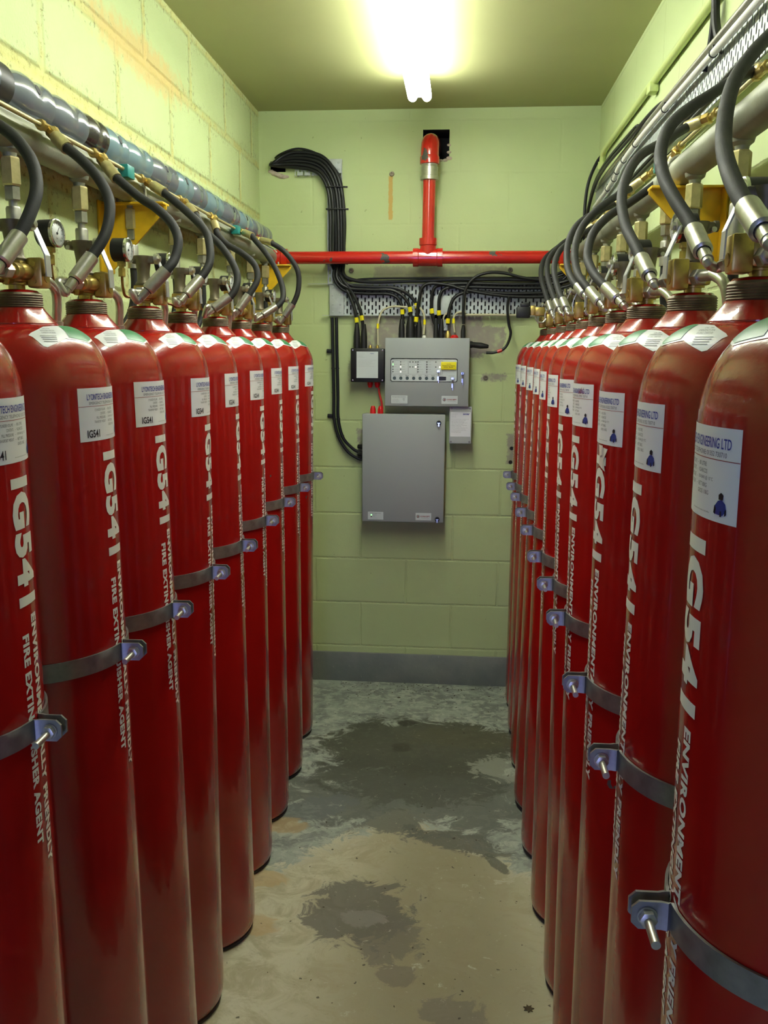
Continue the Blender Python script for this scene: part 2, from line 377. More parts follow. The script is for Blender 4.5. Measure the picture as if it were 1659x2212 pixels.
        for v in tb.verts: v.co = fn(v.co.x, v.co.y)
        s.merge(tb); return s
    def patch(s, poly, fn, step=.006, steps=None):
        """flat polygon in (u, v), diced and mapped by fn"""
        tb = bmesh.new(); tb.faces.new([tb.verts.new((x, y, 0)) for x, y in poly])
        for ax in (0, 1):
            if steps: step = steps[ax]
            lo = min(p[ax] for p in poly); hi = max(p[ax] for p in poly); k = math.ceil(lo/step)
            while k*step < hi:
                no = (1, 0, 0) if ax == 0 else (0, 1, 0); co = (k*step, 0, 0) if ax == 0 else (0, k*step, 0)
                bmesh.ops.bisect_plane(tb, geom=tb.verts[:]+tb.edges[:]+tb.faces[:], plane_co=co, plane_no=no); k += 1
        for v in tb.verts: v.co = fn(v.co.x, v.co.y)
        s.merge(tb); return s
    def done(s, name, m=None, parent=None, tagd=None, label=None, flat=False, normals=True):
        s.flush(); me = bpy.data.meshes.new(name)
        if normals: bmesh.ops.recalc_face_normals(s.bm, faces=s.bm.faces[:])
        for f in s.bm.faces: f.smooth = not flat
        for e in s.bm.edges:
            if len(e.link_faces) == 2 and e.calc_face_angle(0) > .62: e.smooth = False
        s.bm.to_mesh(me); s.bm.free()
        for k in (s.mats or [m]): me.materials.append(MATS[k])
        o = bpy.data.objects.new(name, me); SC.collection.objects.link(o)
        if parent: o.parent = parent
        if label: o['label'] = label
        if tagd: tag(o, *tagd)
        return o
def catmull(pts, sub):
    out = []; q = [pts[0]*2-pts[1]]+pts+[pts[-1]*2-pts[-2]]
    for i in range(1, len(q)-2):
        for k in range(sub):
            t = k/sub; a, b, c, d = q[i-1:i+3]
            out.append(.5*((2*b)+(c-a)*t+(2*a-5*b+4*c-d)*t*t+(3*b-a-3*c+d)*t**3))
    out.append(pts[-1]); return out
def tag(o, label, cat, group=None):
    o['label'] = label; o['category'] = cat
    if group: o['group'] = group
    return o
def empty(name, loc, label, cat, group=None, rot=(0, 0, 0)):
    o = bpy.data.objects.new(name, None); SC.collection.objects.link(o); o.location = loc; o.rotation_euler = rot; o.empty_display_size = .05
    return tag(o, label, cat, group)
def struct(o): o['kind'] = 'structure'; return o
def copy_tree(o, parent=None):
    c = o.copy(); SC.collection.objects.link(c); c.parent = parent
    for ch in [k for k in bpy.data.objects if k.parent == o]: copy_tree(ch, c)
    return c
RX = lambda a: Matrix.Rotation(a, 3, 'X'); RY = lambda a: Matrix.Rotation(a, 3, 'Y'); RZ = lambda a: Matrix.Rotation(a, 3, 'Z')

# ------------------------------------------------------------------ the room
T = .2
b = B(); b.box(((XL+XR)/2, (D+YF)/2, -.05), (XR-XL+2*T, D-YF+2*T, .1)); struct(b.done('floor', 'floor_concrete'))
b = B(); b.box(((XL+XR)/2, (D+YF)/2, CEIL+.1), (XR-XL+2*T, D-YF+2*T, .2)); struct(b.done('ceiling', 'ceiling_paint'))
b = B(); b.box((XL-T/2, (D+YF)/2, CEIL/2), (T, D-YF+2*T, CEIL)); struct(b.done('wall_left', 'paint_block_left'))
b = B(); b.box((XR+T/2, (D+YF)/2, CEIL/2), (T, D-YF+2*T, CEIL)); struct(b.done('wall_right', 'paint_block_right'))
# back wall with the two knocked-through holes
b = B(); b.use('paint_block_back')
holes = [(-.868, -.800, 2.395, 2.440), (-.185, -.068, 2.44, 2.565)]
xs = sorted({XL, XR} | {h[0] for h in holes} | {h[1] for h in holes}); zs = sorted({0, CEIL} | {h[2] for h in holes} | {h[3] for h in holes})
inh = lambda x, z: any(h[0] < x < h[1] and h[2] < z < h[3] for h in holes)
V = {}
vv = lambda x, z: V.setdefault((x, z), b.bm.verts.new((x, D, z)))
for x0, x1 in zip(xs, xs[1:]):
    for z0, z1 in zip(zs, zs[1:]):
        if not inh((x0+x1)/2, (z0+z1)/2): b.bm.faces.new((vv(x0, z0), vv(x1, z0), vv(x1, z1), vv(x0, z1)))
b.use('dark_recess')
for h in holes:
    c = [(h[0], h[2]), (h[1], h[2]), (h[1], h[3]), (h[0], h[3])]
    f = [b.bm.verts.new((x, D, z)) for x, z in c]; k = [b.bm.verts.new((x, D+.16, z)) for x, z in c]
    for i in range(4): b.bm.faces.new((f[i], f[(i+1) % 4], k[(i+1) % 4], k[i]))
    b.bm.faces.new(k)
b.use('paint_block_back'); b.box(((XL+XR)/2, D+.19, CEIL/2), (XR-XL, .02, CEIL))
struct(b.done('wall_back', flat=True, normals=False))
# wall behind the camera with the open doorway
dx0, dx1, dh = -.56, -.12, 2.03
b = B(); b.box(((XL+dx0)/2, YF-T/2, CEIL/2), (dx0-XL, T, CEIL)); b.box(((XR+dx1)/2, YF-T/2, CEIL/2), (XR-dx1, T, CEIL)); b.box(((dx0+dx1)/2, YF-T/2, (CEIL+dh)/2), (dx1-dx0, T, CEIL-dh))
struct(b.done('wall_front', 'paint_block_right'))
b = B(); b.box(((XL+XR)/2, D-.006, .074), (XR-XL, .012, .148), bev=.002); struct(b.done('baseboard_back', 'plinth_paint'))
b = B(); b.box((XL+.004, (D+YF)/2, .074), (.008, D-YF-.03, .148)); struct(b.done('baseboard_left', 'plinth_paint'))
b = B(); b.box((XR-.004, (D+YF)/2, .074), (.008, D-YF-.03, .148)); struct(b.done('baseboard_right', 'plinth_paint'))
# rough filler around the holes
for nm, lst, lab in (('hole_filler', [(-.866, 2.398, .010), (-.852, 2.390, .012), (-.836, 2.383, .013), (-.820, 2.377, .013), (-.806, 2.374, .011), (-.794, 2.375, .008)], 'pale expanding filler under the cables entering the wall hole'),
                     ('hole_filler', [(-.070, 2.50, .007), (-.069, 2.47, .008), (-.068, 2.445, .01), (-.085, 2.437, .008), (-.105, 2.436, .007)], 'crumbly grey filler round the hole behind the red elbow')):
    b = B()
    for i, (x, z, r) in enumerate(lst):
        t = bmesh.new(); bmesh.ops.create_icosphere(t, subdivisions=2, radius=r, matrix=Matrix.Translation((x, D-.002, z)) @ Matrix.Diagonal((1.3, .55, .8, 1)))
        for v in t.verts: v.co += Vector((random.uniform(-1, 1), random.uniform(-.5, .5), random.uniform(-1, 1)))*r*.12
        b.merge(t)
    b.done(nm, 'foam_plaster', tagd=(lab, 'filler'))

# ------------------------------------------------------------------ ceiling light
lx, ly0, ly1 = -.177, 1.22, 3.64
t = empty('fluorescent_light', (lx, (ly0+ly1)/2, CEIL), 'twin tube fluorescent batten glowing on the green ceiling', 'light')
h = (ly1-ly0)/2
b = B(); b.box((0, 0, -.022), (.052, 2*h-.02, .044), bev=.006); b.done('batten_body', 'white_enamel', t)
for sx in (-1, 1):
    x = sx*.0275
    b = B(); b.turned((x, -h+.012, -.082), (x, h-.012, -.082), [(0, 0), (.010, .0003), (.0165, .003), (.0185, .008), (.0185, .992), (.0165, .997), (.010, .9997), (0, 1)], 24)
    b.done('fluorescent_tube', 'tube_glow', t)
for s in (-1, 1):
    b = B(); b.box((0, s*(h-.012), -.058), (.040, .014, .045), bev=.003)
    b.done('lamp_holder', 'white_enamel', t)

# ------------------------------------------------------------------ gas cylinder
RC = .1335; ZN = 1.687
def cyl_fn(r, dz=0.):
    return lambda u, v: Vector((r*math.cos(u/RC), r*math.sin(u/RC), v+dz))
def shoulder(s):
    """point on the shoulder at height parameter: s metres above the body tangent line, returns r, z"""
    a = min(s/.098, .985); t_ = math.asin(a); return .06+.0735*math.cos(t_), 1.552+s
def shoulder_fn(off):
    def f(u, v):
        a = max(.02, min(1.45, v)); r = .06+.0735*math.cos(a)+off*math.cos(a); z = 1.552+.098*math.sin(a)+off*math.sin(a); ph = math.radians(u)
        return Vector((r*math.cos(ph), r*math.sin(ph), z))
    return f
def make_cylinder():
    t = empty('gas_cylinder', (0, 0, 0), 'x', 'gas cylinder', 'red gas cylinders')
    prof = [(0, .006), (.10, .006), (.122, .010), (.129, .017), (.1325, .030), (RC, .05), (RC, .8), (RC, 1.552)]
    for k in range(1, 13):
        a = k/13*PI/2; prof.append((.06+.0735*math.cos(a), 1.552+.098*math.sin(a)))
    prof += [(.0600, 1.6502), (.0578, 1.6505), (.0570, 1.6512), (.0570, 1.6530), (.0535, 1.6570), (.0400, 1.6730), (.0385, 1.6765), (.030, 1.679), (0, 1.679)]
    b = B(); b.lathe(prof, seg=72); b.done('body', 'cylinder_red', t)
    b = B(); b.lathe([(0, 0), (.121, 0), (.1265, .003), (.128, .010), (.125, .0135), (0, .0135)], seg=64); b.done('base_ring', 'black_rubber', t)
    pr = [(.030, 1.6740), (.0372, 1.6740)]
    for k in range(6): pr += [(.0376, 1.6755+k*.0034), (.0358, 1.6772+k*.0034)]
    pr += [(.0372, 1.6965), (.0345, 1.7000), (.028, 1.7005)]
    b = B(); b.lathe(pr, seg=48); b.done('neck_thread', 'thread_steel', t)
    b = B(); b.lathe([(0, 1.690), (.0335, 1.7002), (.030, 1.7035), (.019, 1.7052), (0, 1.7052)], seg=36); b.done('neck_cap', 'cylinder_red', t)
    # big paper label facing the aisle
    z0, z1, hu = 1.472, 1.554, .0672
    fl = cyl_fn(RC+.0004); ft = cyl_fn(RC+.0008)
    b = B(); b.patch([(-hu, z0), (hu, z0), (hu, z1), (-hu, z1)], fl); lab = b.done('label', 'white_paper', t, label='white printed contents label')
    b = B(); b.use('blue_ink'); b.text('LYONTECH ENGINEERING LTD', -.050, 1.5355, .056, 1.5448, ft, .012, (0, .006))
    b.use('grey_ink'); b.text('EMERGENCY TELEPHONE: 01352 730710', -.046, 1.5285, .051, 1.5328, ft, 0, (0, .006))
    for i, (l, r_) in enumerate((('CYLINDER VOLUME', '80 LITRE'), ('CONTENTS', 'N2/AR/CO2'), ('FILL PRESSURE', '150 BAR @ 15°C'), ('TRANSPORT WEIGHT', 'NETT 80KG'), ('', 'GROSS 110KG'))):
        zz = 1.5182-i*.0062
        if l: b.text(l, -.006-.0019*len(l), zz, -.006, zz+.0038, ft, 0, (0, .006)); b.text('-', -.0015, zz+.0013, .0000, zz+.0017, ft)
        b.text(r_, .0035, zz, .0035+.0021*len(r_), zz+.0038, ft, 0, (0, .006))
    b.use('black_ink'); b.text('IG541', -.053, 1.4775, -.025, 1.4895, ft, .02, (0, .006))
    b.text('All enquiries to be made at head office', -.006, 1.4775, .030, 1.4792, ft, 0, (0, .006))
    b.use('red_ink'); b.patch([(-hu, 1.5255), (hu, 1.5255), (hu, 1.5262), (-hu, 1.5262)], ft)
    b.use('logo_blue'); b.patch([(.040, 1.4790), (.050, 1.4785), (.0545, 1.4835), (.0530, 1.4890), (.0480, 1.4925), (.0430, 1.4910), (.0385, 1.4860)], ft)
    b.use('black_ink'); b.patch([(.0440, 1.4922), (.0500, 1.4922), (.0505, 1.4965), (.0470, 1.4985), (.0438, 1.4962)], cyl_fn(RC+.0010))
    b.patch([(.0375, 1.4800), (.0400, 1.4785), (.0410, 1.4840), (.0385, 1.4870)], cyl_fn(RC+.0010)); b.patch([(.0525, 1.4785), (.0550, 1.4800), (.0548, 1.4850), (.0530, 1.4840)], cyl_fn(RC+.0010)); b.patch([(.0465, 1.4775), (.0490, 1.4775), (.0485, 1.4825), (.0468, 1.4825)], cyl_fn(RC+.0010))
    b.done('label_print', parent=lab, normals=False)
    # stencilled lettering running down the body: u = across, v = down
    fs = lambda r: (lambda x, y: cyl_fn(r)(y, -x))
    b = B(); f = fs(RC+.0005)
    b.text('IG541', -1.452, -.0205, -1.283, .0285, f, .052, (1, .006), 1.12)
    b.text('ENVIRONMENTALLY FRIENDLY', -1.268, .0060, -.905, .0225, f, .045, (1, .006), 1.08)
    b.text('FIRE EXTINGUISHER AGENT', -1.245, -.0190, -.945, -.0035, f, .045, (1, .006), 1.08)
    b.done('stencil_lettering', 'stencil_white', t, normals=False, label='white stencilled lettering')
    # hazard label on the shoulder
    b = B(); f1, f2 = shoulder_fn(.0004), shoulder_fn(.0009); ST = (4, .06)
    b.use('white_paper')
    for q in (-1, 1):
        b.patch([(q*25, .90), (q*44, .71), (q*47, .73), (q*53, .93), (q*56, .98), (q*54, 1.04), (q*38, 1.30), (q*25, 1.36)], f1, steps=ST)
        b.patch([(0, .80), (q*25, .90), (q*25, 1.36), (0, 1.42)], f1, steps=ST)
    sl = b.done('hazard_label', parent=t, label='white and green diamond hazard label')
    b = B(); b.use('green_ink')
    for q in (-1, 1): b.patch([(0, .83), (q*21, .925), (q*16, 1.35), (0, 1.39)], f2, steps=ST)
    b.use('grey_ink')
    for sx in (-1, 1):
        for i, (wd, tx) in enumerate(((8, 'GAS MIX' if sx < 0 else 'E.No. 1956'), (14, 'NITROGEN ARGON' if sx < 0 else 'EMERGENCY DIAL'), (13, 'CARBON DIOXIDE' if sx < 0 else '01352 730710'))):
            b.text(tx, sx*38-wd/2, 1.17-i*.07, sx*38+wd/2, 1.17-i*.07+.042, f2, 0, (0, 3))
        for i in range(4): b.patch([(sx*40-7+i*.5, .955-.045*i), (sx*40+7-i*.5, .955-.045*i), (sx*40+7-i*.5, .967-.045*i), (sx*40-7+i*.5, .967-.045*i)], f2, steps=(4, .1))
    b.done('hazard_print', parent=sl, normals=False)
    # valve
    z = ZN+.045
    b = B(); b.use('brass'); b.lathe([(0, 1.704), (.0125, 1.704), (.0125, 1.712), (.017, 1.7125), (.017, 1.720), (.0135, 1.7205), (.0135, 1.7240)], seg=24)
    b.box((0, .004, z), (.036, .044, .034), bev=.004)
    vb = b.done('valve_body', parent=t)
    b = B(); b.use('brass'); b.box((.030, .014, z-.001), (.026, .030, .046), bev=.004); b.cyl((.0425, .014, z-.008), (.0445, .014, z-.008), .008); b.cyl((.030, -.0012, z+.012), (.030, -.0030, z+.012), .0035); b.cyl((.030, -.0012, z-.014), (.030, -.0030, z-.014), .0035)
    b.done('release_block', parent=t, label='square brass release block')
    b = B(); b.use('brass'); b.turned((.018, .000, z), (.018, -.058, z-.002), [(0, 0), (.0125, 0), (.0125, .38), (.0112, .42), (.0112, .50), (.0125, .54), (.0125, .80), (.009, .84), (.009, 1), (0, 1)])
    b.done('inlet_union', parent=t)
    b = B(); b.use('zinc'); b.hexn((.018, -.056, z-.002), (.018, -.078, z-.003), .0125); b.cyl((.018, -.076, z-.003), (.018, -.112, z-.005), .0075)
    b.done('union_nut', parent=t, label='zinc plated hex nut with stub')
    b = B(); b.use('valve_casting'); b.turned((0, 0, z+.014), (0, 0, z+.078), [(0, 0), (.0165, 0), (.0175, .10), (.0140, .18), (.0130, .45), (.0160, .80), (.0185, .92), (.0185, 1), (0, 1)], 20)
    b.box((0, 0, z+.070), (.052, .020, .016), bev=.004); b.cyl((-.032, 0, z+.072), (-.026, 0, z+.072), .0085)
    ap = b.done('actuator_post', parent=t)
    b = B(); b.use('zinc'); b.cyl((-.022, -.014, z+.066), (-.022, .014, z+.066), .004); b.done('cross_pin', parent=ap)
    b = B(); b.use('zinc'); b.cyl((.026, 0, z+.072), (.034, 0, z+.072), .0110); b.hexn((.034, 0, z+.072), (.039, 0, z+.072), .0065)
    b.done('pivot_bolt', parent=ap)
    b = B(); b.use('lever_steel')
    pts = [(.030, z+.070), (.048, z+.026), (.049, z-.006)]
    for (x0, z0_), (x1, z1_) in zip(pts, pts[1:]):
        d = Vector((x1-x0, 0, z1_-z0_)); b.box(((x0+x1)/2, .010, (z0_+z1_)/2), (.0022, .017, d.length+.002), RY(math.atan2(d.x, d.z)))
    b.done('lever', parent=t, label='flat silver release lever')
    b = B(); b.use('zinc'); b.hexn((.006, .026, z-.006), (.006, .048, z-.006), .0125); b.done('outlet_nut', parent=t)
    # pressure gauge on its bent copper tube
    gx, gy, gz = -.012, -.088, ZN+.126
    b = B(); b.use('black_plastic'); b.turned((gx-.018, gy, gz), (gx+.012, gy, gz), [(0, 0), (.021, 0), (.0235, .06), (.0235, 1), (0, 1)], 36)
    gg = b.done('pressure_gauge', parent=t, label='small round black pressure gauge')
    b = B(); b.use('chrome'); b.turned((gx+.010, gy, gz), (gx+.0165, gy, gz), [(.0225, 0), (.0245, .1), (.0245, .8), (.0225, 1), (.0205, 1), (.0205, .5)], 36); b.done('bezel', parent=gg)
    b = B(); b.use('dial_white'); b.turned((gx+.0125, gy, gz), (gx+.0135, gy, gz), [(.0210, 0), (.0210, 1), (0, 1)], 32); b.use('black_ink'); X = gx+.0137
    for k in range(13):
        a = math.radians(-135+k*22.5); r0, r1 = .0150, .0180
        b.box((X, gy+math.sin(a)*(r0+r1)/2, gz+math.cos(a)*(r0+r1)/2), (.0002, .0007, .003), RX(-a))
    b.box((X+.0003, gy+.003, gz+.004), (.0003, .0010, .016), RX(-.6)); b.cyl((X, gy, gz), (X+.0012, gy, gz), .0022)
    b.text('bar', gy+.003, gz-.010, gy-.003, gz-.006, lambda u, v: Vector((X, -u+2*gy, v)))
    b.done('dial', parent=gg, normals=False)
    b = B(); b.use('brass'); b.box((gx-.002, gy, gz-.027), (.014, .014, .010), bev=.001); b.cyl((gx-.002, gy, gz-.031), (gx-.002, gy, gz-.037), .005); b.hexn((gx-.002, gy, gz-.036), (gx-.002, gy, gz-.053), .0078)
    b.use('copper_tube'); b.tube([(gx-.002, gy, gz-.050), (gx-.002, gy+.002, gz-.072), (gx-.001, gy+.010, gz-.090), (gx+.004, gy+.030, z-.012), (gx+.008, gy+.052, z-.016), (.000, -.018, z-.010)], .0028, 10)
    b.use('brass'); b.hexn((.000, -.036, z-.014), (.000, -.018, z-.010), .0085)
    b.done('gauge_stem', parent=gg)
    return t

L = dict(x=[-.6923, -.6807, -.6770, -.6953, -.6808, -.7029, -.7081, -.7126, -.7307], y=[1.0682, 1.3670, 1.6360, 1.9050, 2.1920, 2.5301, 2.8401, 3.1469, 3.4934],
         t=[-.0016, -.0089, -.0137, .0063, -.0084, 0, -.0021, .0004, .01], r=[2, -1, -6, 0, 3, -3, -1, -4, -3])
R = dict(x=[.3648, .3607, .3643, .3771, .3830, .3732, .3661, .3598, .3633, .3688, .3737], y=[.8133, 1.1356, 1.4365, 1.7885, 2.0600, 2.3678, 2.6848, 2.9771, 3.2803, 3.5874, 3.8776],
         t=[-.0088, -.0006, -.0046, -.0112, -.0136, -.0047, .0042, .0114, .0087, .0038, -.0005], r=[0, 0, 7, 9, 5, 1, -4, -3, 1, 0, 0])
ORD = ['nearest', 'second', 'third', 'fourth', 'fifth', 'sixth', 'seventh', 'eighth', 'ninth', 'tenth', 'eleventh']
proto = None; CYL = {}
for side, S in (('left', L), ('right', R)):
    n = len(S['x'])
    for i in range(n):
        if proto is None: proto = o = make_cylinder()
        else: o = copy_tree(proto)
        sg = 1 if side == 'left' else -1
        o.location = (S['x'][i], S['y'][i], 0)
        yawr = (0 if sg > 0 else PI)+math.radians(S['r'][i])*.9
        o.rotation_euler = (Matrix.Rotation(math.atan(S['t'][i]), 4, 'Y') @ Matrix.Rotation(yawr, 4, 'Z')).to_euler()
        end = 'nearest the camera' if i == 0 else ('farthest, against the back wall' if i == n-1 else 'counting from the camera')
        which = 'red gas cylinder' if i in (0, n-1) else ORD[i]+' red gas cylinder'
        extra = ''
        if side == 'right' and i == 2: extra = ', torn tape'
        if side == 'right' and i == 3: extra = ', scuffed'
        o['label'] = f'{which} in the {side} row, {end}{extra}'
        o['group'] = f'red gas cylinders in the {side} row'
        CYL[(side, i)] = o
bpy.context.view_layer.update()
def loc(side, i, p): return CYL[(side, i)].matrix_world @ Vector(p)

# torn tape on the third cylinder of the right row, scuff on the fourth one's label
fn = cyl_fn(RC+.0016)
b = B(); b.use('paper_crumple'); b.patch([(.004, 1.438), (.028, 1.430), (.022, 1.448), (.034, 1.466), (.004, 1.468)], fn, .005); b.patch([(.006, 1.452), (.020, 1.455), (.018, 1.470), (.002, 1.470)], cyl_fn(RC+.0022), .005)
b.done('torn_tape', parent=CYL[('right', 2)], label='torn strip of clear tape')
b = B(); b.use('red_ink')
for k in range(26):
    u, v = random.gauss(.028, .005), random.gauss(1.536, .005); a = random.uniform(0, PI); l = random.uniform(.002, .005); wd = .0006
    b.patch([(u-l*math.cos(a), v-l*math.sin(a)), (u+wd, v-wd), (u+l*math.cos(a), v+l*math.sin(a)), (u-wd, v+wd)], cyl_fn(RC+.0012))
b.done('label_scuff', parent=CYL[('right', 3)], normals=False)

# ------------------------------------------------------------------ clamp bands
def make_clamp():
    t = empty('clamp_band', (0, 0, 0), 'x', 'clamp')
    for s in (-1, 1):
        b = B(); n = 40; r0, r1, hz = RC+.0008, RC+.0040, .0150
        path = []
        for k in range(n+1):
            a = math.radians(4)+(PI-math.radians(8))*k/n
            path.append((a, None))
        prof = [(math.cos(a), math.sin(a)*s) for a, _ in path]
        rows = [[b.bm.verts.new((x*r, y*r, z_)) for (r, z_) in ((r0, -hz), (r1, -hz), (r1, hz), (r0, hz))] for x, y in prof]
        # ears: bend out along +x
        g0 = .0065*s
        ear = [(RC+.006, g0*1.3), (RC+.012, g0), (RC+.034, g0), (RC+.041, g0)]
        er = []
        for k, (x, y) in enumerate(ear):
            hh = hz if k < 3 else hz*.55
            er.append([b.bm.verts.new(q) for q in ((x, y, -hh), (x, y+.0032*s, -hh), (x, y+.0032*s, hh), (x, y, hh))])
        rows = er[::-1]+rows
        for a, c in zip(rows, rows[1:]):
            for k in range(4): b.bm.faces.new((a[k], a[(k+1) % 4], c[(k+1) % 4], c[k]))
        b.bm.faces.new(rows[0]); b.bm.faces.new(rows[-1][::-1])
        b.done('band_half', 'band_steel', t)
    X = RC+.026
    b = B(); b.use('zinc'); b.cyl((X, .016, 0), (X, -.052, -.002), .0046, seg=16); b.hexn((X, .0165, 0), (X, .0100, 0), .0088)
    b.done('bolt', parent=t)
    b = B(); b.use('zinc'); b.cyl((X, -.0100, 0), (X, -.0120, 0), .0100); b.hexn((X, -.0120, 0), (X, -.0195, 0), .0088); b.done('nut', parent=t)
    return t
cp = None
for side, S, z in (('left', L, 1.1128), ('right', R, 1.0688)):
    n = len(S['x'])
    for i in range(n):
        o = cp if cp is None else copy_tree(cp)
        if o is None: cp = o = make_clamp()
        dz = random.uniform(-.006, .006)
        o.matrix_world = CYL[(side, i)].matrix_world @ Matrix.Translation((0, 0, z+dz))
        if side == 'left': o.rotation_euler.z = math.radians(0)
        else: o.rotation_euler.z = PI
        if side == 'right':
            # bolt thread still points to the camera
            o.scale = (1, -1, 1)
        which = {0: 'nearest', n-1: 'farthest'}.get(i, ORD[i])
        o['label'] = f'steel clamp band round the {which} cylinder of the {side} row' + (' from the camera' if 0 < i < n-1 else '')
        o['category'] = 'clamp'; o['group'] = f'steel clamp bands on the {side} row'

# ------------------------------------------------------------------ manifolds, brackets, pilot lines
ZM = 2.013; RM = .0325
BOSS_L = [1.35, 1.677, 1.983, 2.296, 2.640, 2.920, 3.284, 3.596, 3.870]
BOSS_R = [1.45, 1.700, 2.020, 2.260, 2.585, 2.867, 3.174, 3.47, 3.76]
def manifold(side, x, y0, y1, boss):
    t = empty('manifold_pipe', (x, (y0+y1)/2, ZM), f'thick bare steel manifold pipe along the {side} wall above the cylinders', 'pipe')
    c = (y0+y1)/2
    b = B(); b.cyl((0, y0-c, 0), (0, y1-c, 0), RM, seg=40)
    for yy in (y0+.9, y0+1.75): b.turned((0, yy-c-.006, 0), (0, yy-c+.006, 0), [(RM, 0), (RM+.002, .3), (RM+.002, .7), (RM, 1)], 40)
    b.done('pipe', 'steel_pipe', t)
    b = B(); b.use('steel_pipe'); b.cyl((0, y0-c-.05, 0), (0, y0-c+.02, 0), RM+.006, seg=40); b.use('black_plastic'); b.cyl((0, y0-c-.054, 0), (0, y0-c-.05, 0), RM-.002, seg=36); b.done('end_socket', parent=t)
    for yb in boss:
        b = B(); b.turned((0, yb-c, -RM+.008), (0, yb-c, -RM-.016), [(.022, 0), (.020, .35), (.013, .6), (.011, 1)], 20)
        b.done('outlet_boss', 'steel_pipe', t)
    return t
XML, XMR = -.850, .490
manifold('left', XML, 1.02, 4.015, BOSS_L); manifold('right', XMR, 1.35, 4.015, BOSS_R)

def bracket(xw, sg, y, lab, reach=.165):
    t = empty('wall_bracket', (xw, y, 1.9), lab, 'bracket', 'yellow pipe brackets')
    zt = ZM-RM-.001-1.9
    b = B(); b.box((sg*.003, 0, zt-.085), (.006, .09, .175), bev=.002); b.done('wall_plate', 'yellow_paint', t)
    b = B(); b.box((sg*reach/2, 0, zt-.003), (reach, .05, .006), bev=.0015); b.done('shelf_plate', 'yellow_paint', t)
    b = B(); poly = [(0, zt-.006), (reach, zt-.006), (reach, zt-.016), (.020, zt-.165), (0, zt-.165)]
    M = Matrix(((sg, 0, 0, sg*.005), (0, 0, 1, -.003), (0, 1, 0, 0), (0, 0, 0, 1))); b.prism([(x-.004*(x > 0), z) for x, z in poly], M, .006); b.done('gusset', 'yellow_paint', t)
    for dz in (-.03, -.14):
        b = B(); b.hexn((sg*.006, .03, zt+dz), (sg*.014, .03, zt+dz), .008); b.done('anchor_bolt', 'zinc', t)
    xm = (XML if sg > 0 else XMR)
    u = B(); pts = [(xm-(RM+.004), y+.012, ZM-RM-.022), (xm-(RM+.004), y+.012, ZM)]+[(xm+(RM+.004)*math.cos(a), y+.012, ZM+(RM+.004)*math.sin(a)) for a in [PI-PI*k/10 for k in range(1, 10)]]+[(xm+(RM+.004), y+.012, ZM), (xm+(RM+.004), y+.012, ZM-RM-.022)]
    u.tube(pts, .0035, 8, sub=2); 
    for s in (-1, 1): u.hexn((xm+s*(RM+.004), y+.012, ZM-RM-.008), (xm+s*(RM+.004), y+.012, ZM-RM-.014), .007)
    side = 'left' if sg > 0 else 'right'
    u.done('u_bolt', 'zinc', tagd=(f'silver U-bolt over the {side} manifold pipe at the {"near" if y < 3 else "far"} bracket', 'u-bolt', 'U-bolts on the manifolds'))
bracket(XL, 1, 2.29, 'yellow triangular bracket under the left manifold, the nearer one')
bracket(XL, 1, 3.97, 'yellow bracket under the left manifold beside the red pipe end')
bracket(XR, -1, 2.13, 'yellow triangular bracket under the right manifold, the nearer one')
bracket(XR, -1, 3.97, 'yellow bracket under the right manifold beside the red pipe end')

def pilot(side, x, z, y0, y1, tees, clipy):
    t = empty('pilot_line', (x, (y0+y1)/2, z), f'thin pilot gas line with brass tees above the {side} manifold', 'pipe'); c = (y0+y1)/2
    b = B(); b.cyl((0, y0-c, 0), (0, y1-c, 0), .0048, seg=14); b.done('tube', 'cream_cable' if side == 'x' else 'brass_fitting', t)
    for y in tees:
        b = B(); b.hexn((0, y-c-.034, 0), (0, y-c-.018, 0), .0105); b.cyl((0, y-c-.018, 0), (0, y-c+.018, 0), .0080); b.hexn((0, y-c+.018, 0), (0, y-c+.034, 0), .0105)
        b.done('brass_tee', 'brass', t)
    for y in clipy:
        b = B(); b.box((0, y-c, -.004), (.026, .045, .030), bev=.003); b.done('pipe_clip', 'teal_plastic', t, label='teal plastic pipe clip')
    return t
ZPL = 2.030; XPL = -.800; XPR = .520; ZPR = 2.104
TL = {1: 1.50, 2: 1.735, 3: 1.975, 4: 2.265, 5: 2.57, 6: 2.88, 7: 3.21, 8: 3.44}
TR = {1: 1.72, 2: 2.03, 3: 2.33, 4: 2.64, 5: 2.95, 6: 3.28, 7: 3.55, 8: 3.80}
pilot('left', XPL, ZPL, 1.2, 3.46, TL.values(), (2.14, 3.18)); pilot('right', XPR, ZPR, 1.3, 3.95, TR.values(), (2.53, 3.12))

# ------------------------------------------------------------------ pilot hoses (tee -> cylinder valve)
HL = {1: [(-40, 250), (0, 272), (39, 305), (70, 352), (79, 408), (63, 465), (33, 522), (0, 568)],
      2: [(143, 318), (180, 349), (217, 392), (237, 441), (228, 504), (194, 560), (160, 606)],
      3: [(250, 383), (300, 425), (338, 450), (371, 483), (385, 519), (378, 557), (361, 582), (318, 628)],
      4: [(353, 415), (401, 455), (442, 497), (453, 532), (452, 570), (430, 605), (401, 638)],
      5: [(421, 462), (445, 500), (475, 529), (502, 567), (513, 603), (500, 638), (460, 668)],
      6: [(467, 496), (471, 508), (492, 529), (523, 547), (550, 572), (556, 603), (540, 634), (514, 670)],
      7: [(543, 509), (573, 545), (596, 582), (611, 626), (605, 656), (567, 681)],
      8: [(586, 524), (616, 545), (642, 582), (645, 621), (635, 653), (614, 684)]}
